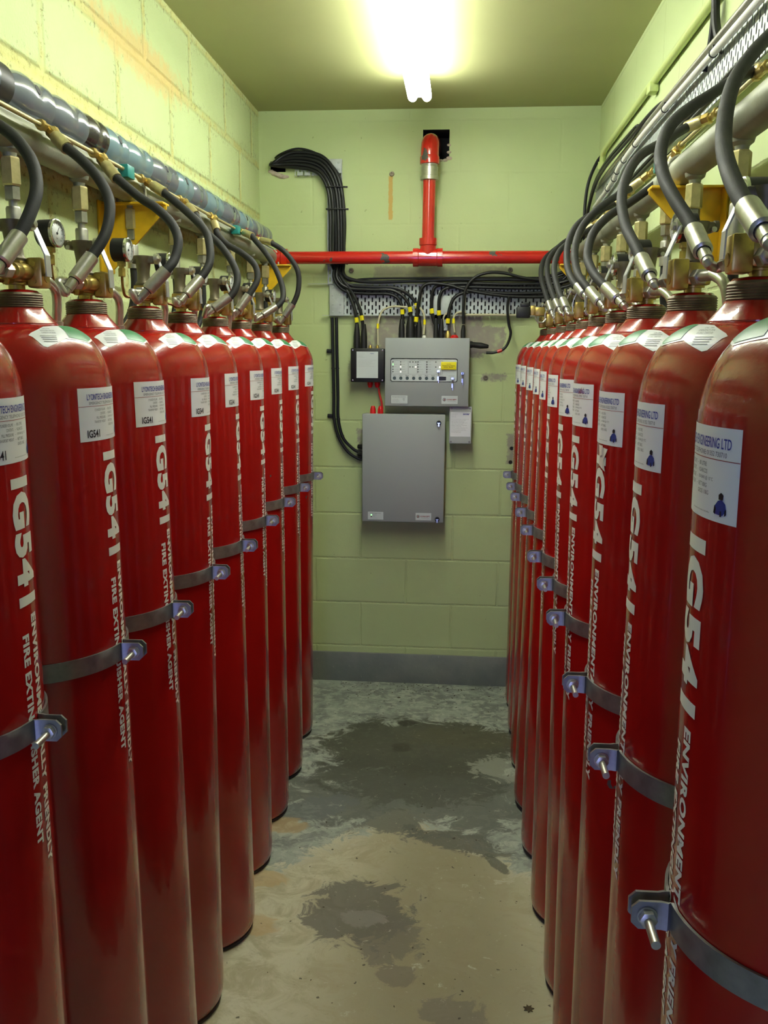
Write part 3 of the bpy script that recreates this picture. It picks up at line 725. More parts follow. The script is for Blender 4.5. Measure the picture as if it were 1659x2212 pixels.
HR = {0: [(1700, 40), (1655, 84), (1624, 118), (1588, 172), (1569, 235), (1563, 307), (1573, 362), (1600, 425), (1650, 500)],
      1: [(1640, 150), (1590, 170), (1538, 203), (1481, 240), (1444, 278), (1427, 330), (1433, 379), (1457, 429), (1493, 486), (1520, 545)],
      2: [(1487, 273), (1430, 308), (1383, 336), (1356, 376), (1343, 430), (1351, 486), (1374, 535), (1404, 597)],
      3: [(1447, 366), (1423, 392), (1363, 436), (1316, 466), (1282, 503), (1269, 550), (1279, 584), (1300, 612), (1336, 648)],
      4: [(1363, 407), (1336, 421), (1295, 449), (1258, 490), (1242, 537), (1245, 581), (1259, 610), (1296, 654)],
      5: [(1330, 440), (1285, 460), (1248, 485), (1228, 523), (1225, 570), (1237, 606), (1263, 637)],
      6: [(1290, 486), (1235, 520), (1208, 544), (1197, 581), (1206, 626), (1224, 668)],
      7: [(1262, 500), (1218, 524), (1187, 557), (1182, 591), (1193, 634), (1208, 668)],
      8: [(1245, 508), (1201, 537), (1174, 564), (1169, 598), (1178, 633), (1192, 674)]}
def pilot_hose(side, i, px, tee):
    sg = 1 if side == 'left' else -1
    stub = loc(side, i, (.018, -.110, ZN+.040))
    ye = stub.y+.010*sg; ys = tee.y-(.03 if side == 'left' else -.05)
    n = len(px)-1; pts = [P(x, y, ys+(ye-ys)*(k/n)**1.0) for k, (x, y) in enumerate(px)]
    rh = .0098
    c = tee
    num = (ORD[i] if i else 'nearest')
    t = empty('pilot_hose', c, f'black rubber hose curving down to the {num} cylinder of the {side} row', 'hose', f'black hoses to the {side} row valves')
    W = lambda v: Vector(v)-c
    hp = [W(p) for p in pts]
    b = B(); b.tube(hp, rh, 16, sub=8); b.done('rubber_hose', 'black_rubber', t)
    d0 = (hp[0]-hp[1]).normalized(); tt = Vector((0, 0, 0)); lf = max(.03, min(.060, (hp[0]-tt).length*.6))
    ax = (hp[0]-tt); an = ax.normalized()
    b = B(); b.use('brass_fitting'); a1 = hp[0]-an*min(lf, ax.length*.62); b.turned(hp[0]+an*.004, a1, [(rh, 0), (rh+.0030, 0), (rh+.0030, .9), (rh, 1), (0, 1)], 14)
    b.use('brass'); b.hexn(a1, a1-an*min(.024, ax.length*.3), .0110); b.cyl(a1-an*.01, tt, .0065); b.done('tee_end_fitting', parent=t)
    e = hp[-1]; d = (hp[-1]-hp[-2]).normalized(); b = B(); b.use('zinc')
    S = W(stub); L_ = .058
    b.turned(e-d*L_, e, [(0, 0), (rh+.0036, .01), (rh+.0036, .93), (rh+.0010, .97), (rh-.002, 1), (0, 1)], 18)
    tgt = S-(loc(side, i, (.018, -.110, ZN+.040))-loc(side, i, (.018, -.09, ZN+.040)))*0
    mid = e+d*.016
    b.cyl(e-d*.002, e+d*.020, rh-.0012, seg=16)
    nd = (loc(side, i, (.018, -.130, ZN+.040))-stub).normalized()
    b.tube([e+d*.018, e+d*.030, S+nd*.014, S-nd*.006], .0068, 14, sub=6); b.done('crimp_ferrule', parent=t, label='silver crimped ferrule and bent end')
    return t
for i, px in HL.items(): pilot_hose('left', i, px, Vector((XPL, TL[i], ZPL)))
TR0 = {0: Vector((XPR, 1.45, ZPR))}
for i, px in HR.items(): pilot_hose('right', i, px, Vector((XPR, TR[i], ZPR)) if i else TR0[0])

# ------------------------------------------------------------------ discharge hoses (valve outlet -> manifold)
def discharge_hose(side, i, yb):
    sg = 1 if side == 'left' else -1; xm = XML if sg > 0 else XMR; c = Vector((xm, yb, ZM-RM-.014)); W = lambda v: Vector(v)-c
    num = (ORD[i] if i else 'nearest')
    t = empty('discharge_hose', c, f'hose from the {side} manifold down behind the {num} cylinder', 'hose', f'discharge hoses of the {side} row')
    b = B(); b.hexn((0, 0, 0), (0, 0, -.052), .0185); b.done('check_valve', 'brass_fitting', t, label='long hexagonal brass check valve')
    b = B(); b.use('zinc_dull'); b.hexn((0, 0, -.052), (0, 0, -.078), .0150); b.cyl((0, 0, -.076), (0, 0, -.092), .008); b.turned((0, 0, -.088), (0, 0, -.148), [(0, 0), (.0125, .02), (.0140, .08), (.0140, 1), (.009, 1)], 18); b.done('top_ferrule', parent=t)
    o1 = loc(side, i, (.006, .046, ZN+.039)); o2 = loc(side, i, (.006, .095, ZN+.037)); o3 = loc(side, i, (.002, .128, ZN+.020)); o4 = loc(side, i, (-.004, .136, ZN-.025)); o5 = loc(side, i, (-.010, .137, ZN-.085))
    w_ = XL+.035 if sg > 0 else XR-.035
    z1 = c.z-.148
    pts = [(xm, yb, z1+.01), (xm, yb, z1-.05), (xm-sg*.012, yb-.01, 1.70), (w_+sg*.01, (yb+o5.y)/2, 1.60), ((w_*.45+o5.x*.55), o5.y*.8+yb*.2, 1.545), (o5.x-sg*.02, o5.y, 1.560), (o5.x, o5.y, o5.z+.002)]
    b = B(); b.tube([W(p) for p in pts], .0098, 14, sub=7); b.done('rubber_hose', 'black_rubber', t)
    b = B(); b.use('zinc'); b.tube([W(o1), W(o2-(o2-o1)*.25), W(o2), W(o3), W(o4)], .0078, 14, sub=5); b.turned(W(o4), W(o5), [(0, 0), (.011, .02), (.0110, .3), (.0135, .34), (.0135, 1), (.009, 1)], 16); b.done('outlet_elbow', parent=t)
for i, yb in zip(range(0, 9), BOSS_L): discharge_hose('left', i, yb)
for i, yb in zip(range(1, 10), BOSS_R): discharge_hose('right', i, yb)

# ------------------------------------------------------------------ valve protection caps lying on the slotted rail (left)
ZR = 2.048
t = empty('cap_rail', (XL, 2.6, ZR), 'slotted steel angle shelf carrying the row of valve caps', 'shelf')
b = B(); b.box((.044, 0, -.0015), (.088, 2.8, .003)); b.box((.0865, 0, -.016), (.003, 2.8, .032)); b.done('angle', 'galvanised', t)
b = B()
for k in range(20): b.box((.0882, -1.3+k*.137, -.016), (.0006, .032, .010))
b.done('slots', 'black_plastic', t)
def cap_thing(y0, y1, m, R_=.0455, lab='', hole=True):
    c = (y0+y1)/2; Ln = y1-y0
    t = empty('valve_cap', (-.872, c, ZR+R_+.0002), lab, 'cap', 'cylinder valve caps on the left shelf')
    b = B(); b.turned((0, -Ln/2-.02, 0), (0, Ln/2, 0), [(0, 0), (.020, .004), (.030, .05), (.0340, .15), (.0400, .26), (R_*1.0, .42), (R_*.985, .56), (R_*.94, .68), (R_*.93, .76), (R_*.98, .84), (R_, .89), (R_, 1), (R_-.004, 1), (R_-.005, .93), (0, .92)], 40); b.done('shell', m, t)
    if hole:
        b = B(); a = .35; r = R_*.97
        b.turned(((r-.0010)*math.cos(a), Ln*.02, (r-.0010)*math.sin(a)), ((r+.0012)*math.cos(a), Ln*.02, (r+.0012)*math.sin(a)), [(0, 0), (.0100, 0), (.0092, 1), (0, 1)], 16)
        b.done('vent_hole', 'black_ink', t)
    return t
caps = [(1.44, 1.62, 'grey_cap_paint', 1), (1.62, 1.66, None, 0), (1.695, 1.835, 'grey_cap_paint', 1), (1.855, 2.00, 'grey_cap_paint', 0), (2.02, 2.115, 'dark_cap_paint', 0), (2.135, 2.24, 'blue_grey_cap_paint', 1),
        (2.26, 2.415, 'blue_grey_cap_paint', 0), (2.435, 2.63, 'grey_cap_paint', 1), (2.65, 2.78, 'blue_grey_cap_paint', 1), (2.80, 2.93, 'grey_cap_paint', 0), (2.95, 3.13, 'blue_grey_cap_paint', 0),
        (3.19, 3.36, 'grey_cap_paint', 1), (3.38, 3.57, 'blue_grey_cap_paint', 1), (3.59, 3.75, 'grey_cap_paint', 0), (3.77, 3.93, 'grey_cap_paint', 0)]
cn = 0
for (a, c_, m, hh) in caps:
    if m is None: continue
    cn += 1
    colr = {'grey_cap_paint': 'grey', 'blue_grey_cap_paint': 'pale blue-grey', 'dark_cap_paint': 'dark brown'}[m]
    n_tot = 14
    pos = 'nearest the camera' if cn == 1 else ('farthest from the camera' if cn == n_tot else f'number {cn} from the camera'.replace('number 2 ', 'second ').replace('number 3 ', 'third ').replace('number 4 ', 'fourth ').replace('number 5 ', 'fifth ').replace('number 6 ', 'sixth ').replace('number 7 ', 'seventh ').replace('number 8 ', 'eighth ').replace('number 9 ', 'ninth ').replace('number 10 ', 'tenth ').replace('number 11 ', 'eleventh ').replace('number 12 ', 'twelfth ').replace('number 13 ', 'thirteenth '))
    cap_thing(a+.001, c_, m, lab=f'{colr} steel valve cap on the left shelf, {pos}', hole=bool(hh))
b = B(); b.turned((-.872, 1.6205, ZR+.044), (-.872, 1.672, ZR+.044), [(.030, 0), (.0438, .05), (.0438, 1), (.034, 1), (.030, .5)], 36)
b.done('cap_collar', 'black_plastic', tagd=('black collar ring between the two nearest valve caps', 'ring'))

# ------------------------------------------------------------------ red pipework on the back wall
yp = D-.10; zp = 2.013; rp = .0275
t = empty('red_pipe', (-.152, yp, zp), 'red painted steel pipe across the back wall joining both manifolds', 'pipe')
def rel(p, c=(-.152, yp, zp)): return Vector(p)-Vector(c)
for x0, x1 in ((XML+.02, -.195), (-.109, XMR-.02)):
    b = B(); b.cyl(rel((x0, yp, zp)), rel((x1, yp, zp)), rp, seg=36); b.done('horizontal_pipe', 'pipe_red', t)
b = B(); b.turned(rel((-.218, yp, zp)), rel((-.086, yp, zp)), [(rp, 0), (.040, .01), (.040, .18), (.0375, .20), (.0375, .80), (.040, .82), (.040, .99), (rp, 1)], 36)
b.turned(rel((-.152, yp, zp)), rel((-.152, yp, zp+.082)), [(.036, 0), (.036, .60), (.0395, .63), (.0395, .98), (.03, 1)], 36); b.done('tee', 'pipe_red', t)
b = B(); b.cyl(rel((-.152, yp, zp+.07)), rel((-.150, yp, 2.36)), rp, seg=36); b.done('riser', 'pipe_red', t)
b = B(); b.use('zinc'); b.turned(rel((-.150, yp, 2.335)), rel((-.150, yp, 2.40)), [(rp, 0), (.040, .02), (.040, .25), (.037, .28), (.037, .85), (.033, .9), (.033, 1)], 12); b.use('white_plastic'); b.turned(rel((-.150, yp, 2.398)), rel((-.150, yp, 2.410)), [(.030, 0), (.0345, .1), (.0345, 1)], 24); b.done('union_coupling', parent=t, label='bright zinc hexagonal union')
b = B(); b.tube([rel((-.150, yp, 2.402)), rel((-.150, yp, 2.440)), rel((-.150, yp+.004, 2.462)), rel((-.149, yp+.022, 2.488)), rel((-.148, yp+.055, 2.500)), rel((-.147, yp+.13, 2.502)), rel((-.146, yp+.22, 2.502))], .0395, 32, sub=6); b.turned(rel((-.150, yp, 2.400)), rel((-.150, yp, 2.436)), [(.034, 0), (.0425, .05), (.0425, .8), (.0395, 1)], 32)
b.done('wall_elbow', 'pipe_red', t)
for x, s in ((XML, 1), (XMR, -1)):
    b = B(); b.turned(rel((x+s*.075, yp, zp)), rel((x+s*.01, yp, zp)), [(rp, 0), (.039, .02), (.039, .40), (.036, .45), (.036, 1)], 32); b.tube([rel((x+s*.04, yp, zp)), rel((x+s*.008, yp-.002, zp)), rel((x, yp-.012, zp)), rel((x, yp-.04, zp))], .036, 28); b.done('end_elbow', 'pipe_red', t)

# wall anchors
for (x, z, lab) in ((-.321, 2.382, 'small steel anchor socket above the rust streak on back wall'), (-.503, 1.967, 'small steel anchor socket under the red pipe, left of the tee'), (.215, 1.968, 'small steel anchor socket under the red pipe, right of the tee'), (.118, 1.489, 'small steel anchor socket right of the large control panel')):
    b = B(); b.turned((x, D+.002, z), (x, D-.006, z), [(.012, 0), (.010, .6), (.0095, 1), (.005, 1), (.004, .3), (0, .3)], 20); b.done('wall_anchor', 'thread_steel', tagd=(lab, 'anchor', 'wall anchor sockets'))

# ------------------------------------------------------------------ cable trays
def slab(b, x0, x1, z0, z1, y, th=.0015): b.box(((x0+x1)/2, y, (z0+z1)/2), (x1-x0, th, z1-z0))
t = empty('cable_tray', (-.1, D-.014, 1.836), 'wide perforated galvanised cable tray running across the back wall', 'cable tray')
c = (-.1, D-.014, 1.836)
b = B(); slab(b, -.535+.1, .500+.1, -.070, .070, 0); b.done('perforated_plate', 'perforated_x', t)
b = B(); b.box((.083-.1+.0, -.006, -.070), (1.035-.0, .013, .002)); b.box((.0, -.006, .070), (1.20, .013, .002)); b.done('flange', 'galvanised', t)
b = B(); b.box((-.5685+.1, -.003, 0), (.066, .003, .146), bev=.001)
for dz in (-.055, -.02, .02, .055):
    for dx in (-.018, .016): b.turned((-.5685+.1+dx, -.004, dz), (-.5685+.1+dx, -.0075, dz), [(.005, 0), (.004, .8), (0, 1)], 12)
b.done('splice_plate', 'galvanised', t)
b = B(); b.box((-.09+.1, -.0125, -.035), (.085, .003, .105), bev=.001); b.box((-.09+.1, -.0125, -.100), (.060, .003, .07)); b.turned((-.085+.1, -.014, -.115), (-.085+.1, -.018, -.115), [(.016, 0), (.014, .6), (0, 1)], 6); b.done('drop_plate', 'galvanised', t)
t = empty('cable_tray', (-.575, D-.014, 2.18), 'narrow galvanised cable tray standing upright under the black cables', 'cable tray')
b = B(); b.box((0, 0, -.01), (.066, .0015, .54)); b.box((-.033, -.006, -.01), (.0015, .013, .54)); b.box((.033, -.006, -.01), (.0015, .013, .54)); b.done('upright_plate', 'perforated_x', t)
b = B(); b.box((0.0, -.003, .235), (.066, .003, .06), bev=.001)
for q in ((.018, .25), (.018, .222), (-.015, .25)): b.turned((q[0], -.004, q[1]), (q[0], -.0075, q[1]), [(.0055, 0), (.0045, .8), (0, 1)], 12)
b.done('corner_plate', 'galvanised', t)
b = B(); b.box((-.105, 0, .222), (.15, .0015, .055)); b.box((-.105, -.006, .196), (.15, .013, .0015)); b.done('side_branch', 'perforated_x', t)

# right-hand wall tray with pipes on top
t = empty('cable_tray', (XR-.014, 2.75, 2.225), 'long perforated galvanised tray on the right wall behind hoses', 'cable tray')
b = B(); b.box((0, 0, 0), (.0015, 2.6, .125)); b.done('perforated_plate', 'perforated_y', t)
b = B(); b.box((-.006, 0, .0625), (.013, 2.6, .002)); b.box((-.006, 0, -.0625), (.013, 2.6, .002)); b.done('flange', 'galvanised', t)
def cable(name, pts, r, m, lab, cat='cable', group=None, seg=10, sub=7, marks=(), markm='sticker_yellow', ties=()):
    b = B(); b.tube(pts, r, seg, sub=sub); o = b.done(name, m, tagd=(lab, cat, group))
    sp = catmull([Vector(p) for p in pts], 10)
    for fr in marks:
        k = min(len(sp)-2, int(fr*(len(sp)-1))); a = sp[k]; d = (sp[k+1]-sp[k]).normalized()
        mb = B(); mb.cyl(a-d*.011, a+d*.011, r+.0016, seg=8); mb.use('black_ink') if False else None; mo = mb.done('marker_sleeve', markm, o, label='yellow numbered marker sleeve')
    for fr in ties:
        k = min(len(sp)-2, int(fr*(len(sp)-1))); a = sp[k]; d = (sp[k+1]-sp[k]).normalized()
        mb = B(); mb.cyl(a-d*.002, a+d*.002, r+.0022, seg=12); mb.box(a+Vector((0, 0, r+.004)), (.006, .006, .008)); mb.done('cable_tie', 'black_plastic', o)
    return o
xw = XR-.018
cable('steel_conduit', [(xw-.014, 1.2, 2.268), (xw-.014, 2.0, 2.272), (xw-.014, 2.9, 2.276), (xw-.014, 3.35, 2.262), (xw-.014, 3.5, 2.235), (xw-.014, 3.95, 2.21)], .0085, 'white_plastic', 'white conduit pipe clipped along the right wall tray', 'conduit', seg=14, ties=(.25, .35, .46, .57, .68, .78, .87))
cable('steel_conduit', [(xw-.006, 1.2, 2.300), (xw-.006, 2.9, 2.302), (xw-.006, 3.95, 2.29)], .0095, 'zinc_dull', 'grey conduit behind the white one on the right wall tray', 'conduit', seg=14)
for k, (dz, w_) in enumerate(((.098, -.010), (.112, -.006), (-.040, .0), (-.056, .002))):
    cable('tray_cable', ([(xw-.002, 2.6+.3*k, 2.285), (xw-.006, 2.8+.25*k, 2.318)] if k < 2 else [(xw-.022-w_, 1.3, 2.245+dz*.8-.02), (xw-.020-w_, 2.2, 2.24+dz-.02)])+[ (xw-.024, 3.1, 2.225+dz-.02), (xw-.03, 3.8, 2.19+dz), (xw-.05, D-.07, 2.05+dz*.5), (xw-.11, D-.06, 1.93+.01*k), (xw-.24, D-.045, 1.90+.008*k)], .006, 'black_pvc',
          ('upper', 'second', 'third', 'lowest')[k]+' black cable lying along the right wall tray', 'cable', 'black cables on the right wall tray')

# painted conduit high on the right wall
t = empty('painted_conduit', (XR-.014, 2.9, 2.42), 'green painted conduit high along the right wall', 'conduit')
b = B(); b.cyl((0, -1.7, 0), (0, .93, 0), .012, seg=18); b.tube([(0, .92, 0), (0, .97, -.002), (0, 1.0, -.015), (0, 1.02, -.05)], .012, 16); b.done('tube', 'green_paint_gloss', t)
b = B(); b.box((-.002, .03, -.018), (.028, .05, .030), bev=.004); b.done('saddle_box', 'green_paint_gloss', t)
b = B(); b.cyl((0, 1.015, -.035), (0, 1.02, -.062), .016, seg=18); b.done('end_socket', 'green_paint_gloss', t)
cable('hanging_cable', [P(1545, -40, 2.235), P(1546, 5, 2.235), P(1548, 60, 2.22), P(1560, 105, 2.19), P(1582, 118, 2.15)], .0095, 'black_pvc', 'thick black cable hanging at top right, its right strand', ties=(.1,))
cable('hanging_cable', [P(1545, -40, 2.245), P(1544, 20, 2.25), P(1538, 80, 2.27), P(1528, 135, 2.295), P(1522, 155, 2.30)], .0085, 'black_pvc', 'black cable hanging at top right, its left strand')
cable('corner_cable', [P(1306, 330, 4.06), P(1290, 350, 4.06), P(1272, 392, 4.06), P(1264, 440, 4.06), P(1262, 500, 4.05), P(1262, 560, 4.04)], .007, 'black_pvc', 'black cable looping down in the far right corner of the room')

# ------------------------------------------------------------------ black cables on the back wall
yb_ = D-.032
def W2(lst, y=yb_): return [P(a, c_, y) for a, c_ in lst]
bund = [(592, 356), (615, 348), (650, 345), (690, 352), (714, 374), (729, 412), (734, 470), (735, 560)]
import itertools
def offs(k, n): return (k-(n-1)/2)
N = 6
ends = [([(733, 600), (752, 632), (766, 668), (771, 700), (771, 722)], (.90,), 'black box, left one'),
        ([(738, 600), (758, 628), (776, 664), (783, 696), (785, 722)], (.90,), 'black box, right one'),
        ([(722, 600), (745, 628), (790, 634), (845, 636), (866, 656), (870, 690), (872, 700)], (.90,), 'panel gland farthest left'),
        ([(728, 600), (752, 622), (800, 626), (850, 628), (880, 652), (888, 684), (890, 700)], (.90,), 'second panel gland from left'),
        ([(734, 595), (757, 616), (800, 620), (860, 624), (895, 650), (903, 684), (905, 700)], (.89,), 'third panel gland from left'),
        ([(742, 590), (757, 603), (800, 609), (900, 607), (1000, 604), (1100, 604), (1200, 606)], (), 'right along the tray top edge')]
for k in range(N):
    f = [0, .8, 1.2, 1.25, 1.1, 1, 1, 1]; o_ = offs(k, N)*5.6
    base = []
    for j, (x, y) in enumerate(bund):
        nx = [(0, 1), (.3, -1), (0, -1), (.5, -.9), (.9, -.45), (1, -.1), (1, 0), (1, 0)][j]
        base.append((x+nx[0]*o_*f[j]-6, y+nx[1]*o_*f[j]))
    off = (k % 2)*.006
    pts = [P(588, 352, D+.05)]+[P(a, c_, yb_-off) for a, c_ in base]+[P(a, c_, yb_-.012-off) for a, c_ in ends[k][0]]
    cable('black_cable', pts, .0078, 'black_pvc', f'black cable in the back wall bundle leading to {ends[k][2]}' if k < 5 else 'black cable in the back wall bundle turning right along the tray top edge', 'cable', 'black cables from the wall hole', marks=ends[k][1], ties=(.45,) if k == 2 else ())
cable('black_cable', [P(588, 350, D+.05), P(604, 334, yb_), P(645, 321, yb_-.01), P(692, 336, yb_-.01), P(730, 374, yb_-.005), P(741, 420, yb_), P(746, 480, yb_), P(744, 540, yb_), P(740, 580, yb_), P(752, 606, yb_), P(800, 602, yb_), P(1000, 600, yb_), P(1190, 600, yb_)], .0045, 'black_pvc', 'thin black cable looping outermost from the wall hole', 'cable')
# bundle ties
for (x, y, z_) in ((726, 404, 'top'), (728, 452, 'middle'), (727, 570, 'lowest, just under the red pipe')):
    a = P(x-22, y, yb_-.005); c_ = P(x+20, y, yb_-.005)
    b = B(); b.box((a+c_)/2, ((c_-a).length+.006, .028, .004), bev=.001); b.box(c_+Vector((.006, 0, 0)), (.008, .008, .007)); b.done('cable_tie', 'black_plastic', tagd=(f'black cable tie round the upright cable bundle, {z_}', 'cable tie', 'ties round the upright bundle'))
# four cables coming in from the right, dropping into the panel
rr = [([(1215, 612), (1100, 614), (1010, 612), (950, 616), (935, 630), (932, 665), (939, 700)], 'third bunched'),
      ([(1215, 622), (1100, 622), (1010, 620), (965, 622), (950, 640), (948, 670), (950, 700)], 'fourth bunched'),
      ([(1215, 632), (1100, 634), (1020, 630), (985, 640), (972, 664), (968, 690), (967, 702)], 'brass'),
      ([(1215, 641), (1100, 640), (1010, 627), (970, 616), (930, 612), (912, 622), (905, 650), (899, 690), (898, 702)], 'centre')]
for k, (l, nm) in enumerate(rr):
    cable('black_cable', W2(l, D-.045-.004*k), .0078, 'black_pvc', f'black cable from the right along the tray into the {nm} panel gland', 'cable', 'black cables from the right', marks=(.88,), ties=(.12,) if k == 1 else ())
cable('black_cable', W2([(1235, 606), (1180, 606), (1130, 600), (1090, 590), (1055, 589), (1025, 600), (1006, 625), (1001, 660), (1001, 700)], D-.062), .0068, 'black_pvc', 'black cable arching highest over the tray to the rightmost panel gland', 'cable')
cable('black_cable', W2([(1100, 640), (1096, 665), (1099, 700), (1103, 722), (1092, 750), (1070, 761), (1050, 762)], D-.060), .0062, 'black_pvc', 'black cable curving down beside the panel to its right side gland', 'cable', marks=(.78,), markm='red_cable')
cable('cream_cable', W2([(817, 745), (816, 715), (818, 690), (828, 670), (850, 662), (880, 664)], D-.050), .0045, 'cream_cable', 'cream cable arching up from the black junction box', 'cable', marks=(.28,))
cable('cream_cable', W2([(915, 722), (917, 700), (916, 680), (908, 666), (893, 660)], D-.050), .0045, 'cream_cable', 'cream cable rising from the white gland on the panel', 'cable', marks=(.30,))
cable('cream_cable', W2([(982, 718), (980, 700), (981, 684), (990, 675), (1006, 675)], D-.050), .0045, 'cream_cable', 'cream cable rising from the red gland on the panel', 'cable', marks=(.35,))
cable('cream_cable', W2([(957, 722), (956, 700), (960, 682), (972, 672)], D-.040), .0040, 'cream_cable', 'short cream cable between the brass gland and its neighbour', 'cable')
cable('white_conduit', W2([(985, 676), (1010, 680), (1060, 680), (1130, 681)], D-.040), .0052, 'cream_cable', 'cream conduit lying along the bottom edge of the tray', 'conduit', sub=4)
for k, (dx, lab) in enumerate(((0, 'left'), (9, 'right'))):
    cable('black_cable', W2([(717+dx, 686), (718+dx, 700), (719+dx, 760), (721+dx, 850), (722+dx, 905), (732+dx, 945), (752+dx, 968+8*(1-k)), (775, 976+15*(1-k)), (790, 977+15*(1-k))], D-.022), .0072, 'black_pvc', f'{lab} one of two black cables dropping to the lower enclosure side', 'cable', ties=(.3, .5, .62))
for (x, y, lab) in ((708, 758, 'upper'), (710, 898, 'lower')):
    a = P(x, y, D-.008); b = B(); b.box(a+Vector((.012, 0, 0)), (.034, .014, .018), bev=.003); b.turned(a+Vector((-.001, -.007, 0)), a+Vector((-.001, -.011, 0)), [(.004, 0), (.003, 1), (0, 1)], 10)
    b.done('cable_saddle', 'black_plastic', tagd=(f'{lab} black saddle clip holding the dropping cables', 'clip', 'saddle clips'))
b = B()
for k, (x, z) in enumerate(((.44, 1.905), (.45, 1.885), (.43, 1.866))):
    b.tube([(x-.07, D-.05-.01*k, z), (x, D-.07, z+.004), (x+.07, D-.10, z+.03)], .008, 10)
b.done('cable_loom', 'black_pvc', tagd=('short black loom of cables turning the far right corner', 'cable'))

# ------------------------------------------------------------------ control panel
def fit(parent, name, m, fn): 
    b = B(); fn(b); return b.done(name, m, parent)
def gland(parent, x, y, z0, h, m='black_plastic', r=.012):
    b = B(); b.use(m); b.turned((x, y, z0), (x, y, z0+h), [(0, 0), (r, 0), (r, .25), (r*.96, .3), (r*.98, .5), (r*.8, .75), (r*.55, 1), (0, 1)], 18); return b.done('cable_gland', parent=parent)
def panel_text(b, c, lines): 
    for (t_, x0, z0, x1, z1, bo) in lines: b.text(t_, x0, z0, x1, z1, lambda u, v: Vector((u, c, v)), bo)
px0, px1, pz0, pz1 = -.339, .0405, 1.361, 1.666; pd = .100; pc = Vector(((px0+px1)/2, D, (pz0+pz1)/2))
t = empty('control_panel', pc, 'large light grey extinguishing control panel with LEDs and keys', 'control panel')
hw, hh_ = (px1-px0)/2, (pz1-pz0)/2
b = B(); b.box((0, -.0425, 0), (2*hw-.006, .085, 2*hh_-.006), bev=.004); b.done('enclosure', 'panel_grey', t)
b = B(); b.box((0, -.0925, 0), (2*hw, .015, 2*hh_), bev=.005); door = b.done('door', 'panel_grey', t)
F = -.1002
fx0, fx1, fz0, fz1 = -.161, .135, -.040, .058  # fascia
def rrect(x0, x1, z0, z1, r, n=5):
    out = []
    for cx, cz, a0 in ((x1-r, z1-r, 0), (x0+r, z1-r, 90), (x0+r, z0+r, 180), (x1-r, z0+r, 270)):
        for k in range(n+1): a = math.radians(a0+90*k/n); out.append((cx+r*math.cos(a), cz+r*math.sin(a)))
    return out
MXZ = lambda y: Matrix(((1, 0, 0, 0), (0, 0, -1, y), (0, 1, 0, 0), (0, 0, 0, 1)))
b = B(); b.prism(rrect(fx0, fx1, fz0, fz1, .008), MXZ(F+.001), .0022); fas = b.done('fascia', 'label_white', t, label='pale display fascia')
b = B(); b.prism(rrect(fx0-.003, fx1+.003, fz0-.003, fz1+.004, .009), MXZ(F+.001), .0008); b.done('fascia_recess', 'black_plastic', t)
Y1 = F-.0016
b = B(); b.use('grey_ink')
Lf = lambda u, v: Vector((u, Y1, v))
for (x0, x1) in ((-.157, -.085), (-.082, -.045), (-.041, -.002), (.001, .070)):
    for (a, c_) in (((x0, .052), (x1, .0516)), ((x0, -.008), (x1, -.0084))): b.box(((a[0]+c_[0])/2, Y1, a[1]), (x1-x0, .0004, .0006))
    for xx in (x0, x1): b.box((xx, Y1, .022), (.0006, .0004, .060))
b.text('Extinguishant State', -.155, .0535, -.115, .0560, Lf); b.text('Fault/Low', -.077, .0535, -.052, .0560, Lf); b.text('Powered/on', -.038, .0535, -.010, .0560, Lf); b.text('Extinguishant Phase', .004, .0535, .048, .0560, Lf)
rows = [.046, .035, .024, .013, .002]
words = ['Fault', 'Power On', 'Normal', 'Manual Only', 'System Fault', 'Held Off', 'Automatic', 'Disabled', 'Released', 'Delay Active']
wi = 0
for x in (-.149, -.114, -.036, .004):
    for z in rows: b.text(words[wi % 10], x, z-.0010, x+.0017*len(words[wi % 10]), z+.0012, Lf); wi += 1
for k, wd in enumerate(('Enable\nControls', 'Silence\nAlarm', 'Reset', 'Sound\nAlarm', 'Lamp\nTest', 'Mute', 'Hold')):
    b.text(wd, -.153+k*.029, -.0185, -.139+k*.029, -.0115, Lf)
b.text('Status Display', .050, -.0185, .075, -.0150, Lf); b.text('Control Enable', .098, -.0165, .125, -.0130, Lf)
b.done('fascia_print', parent=fas, normals=False)
def led(x, z, m):
    b = B(); b.turned((x, Y1+.0004, z), (x, Y1-.0014, z), [(.0027, 0), (.0025, .6), (0, 1)], 12); b.done('led', m, fas)
lit = {(-.118, .024), (-.118, .002), (-.050, .024), (.058, .024)}
for x in (-.153, -.118, -.040, .0, ):
    for z in rows: led(x, z, 'led_amber' if (x, z) in lit else ('led_green' if (x, z) == (-.153, .035) else 'led_off'))
for x in (-.076, -.063, -.050):
    for z in (.046, .024): led(x, z, 'led_amber' if (x, z) in lit else 'led_off')
for q in ((.040, .046), (.040, .024), (.058, .024)): led(*q, 'led_amber' if q in lit else 'led_off')
for k in range(7):
    b = B(); b.turned((-.146+k*.029, Y1+.0004, -.0265), (-.146+k*.029, Y1-.0012, -.0265), [(.0075, 0), (.0072, .7), (.005, 1), (0, 1)], 20); b.done('push_button', 'button_slate', fas)
b = B(); b.box((.068, Y1-.0004, -.0265), (.038, .0016, .016)); b.done('display_window', 'led_off', fas)
b = B(); b.box((.098, Y1-.003, .030), (.068, .008, .034), bev=.0015); ys = b.done('warning_cover', 'sticker_yellow', fas, label='yellow warning cover')
b = B(); b.use('black_ink'); panel_text(b, Y1-.0072, [('CAUTION', .088, .036, .108, .039, .01), ('Extinguishant Release', .070, .028, .126, .0325, .03), ('Remove . Maintain', .076, .0225, .118, .0262, .02)]); b.done('warning_print', parent=ys, normals=False)
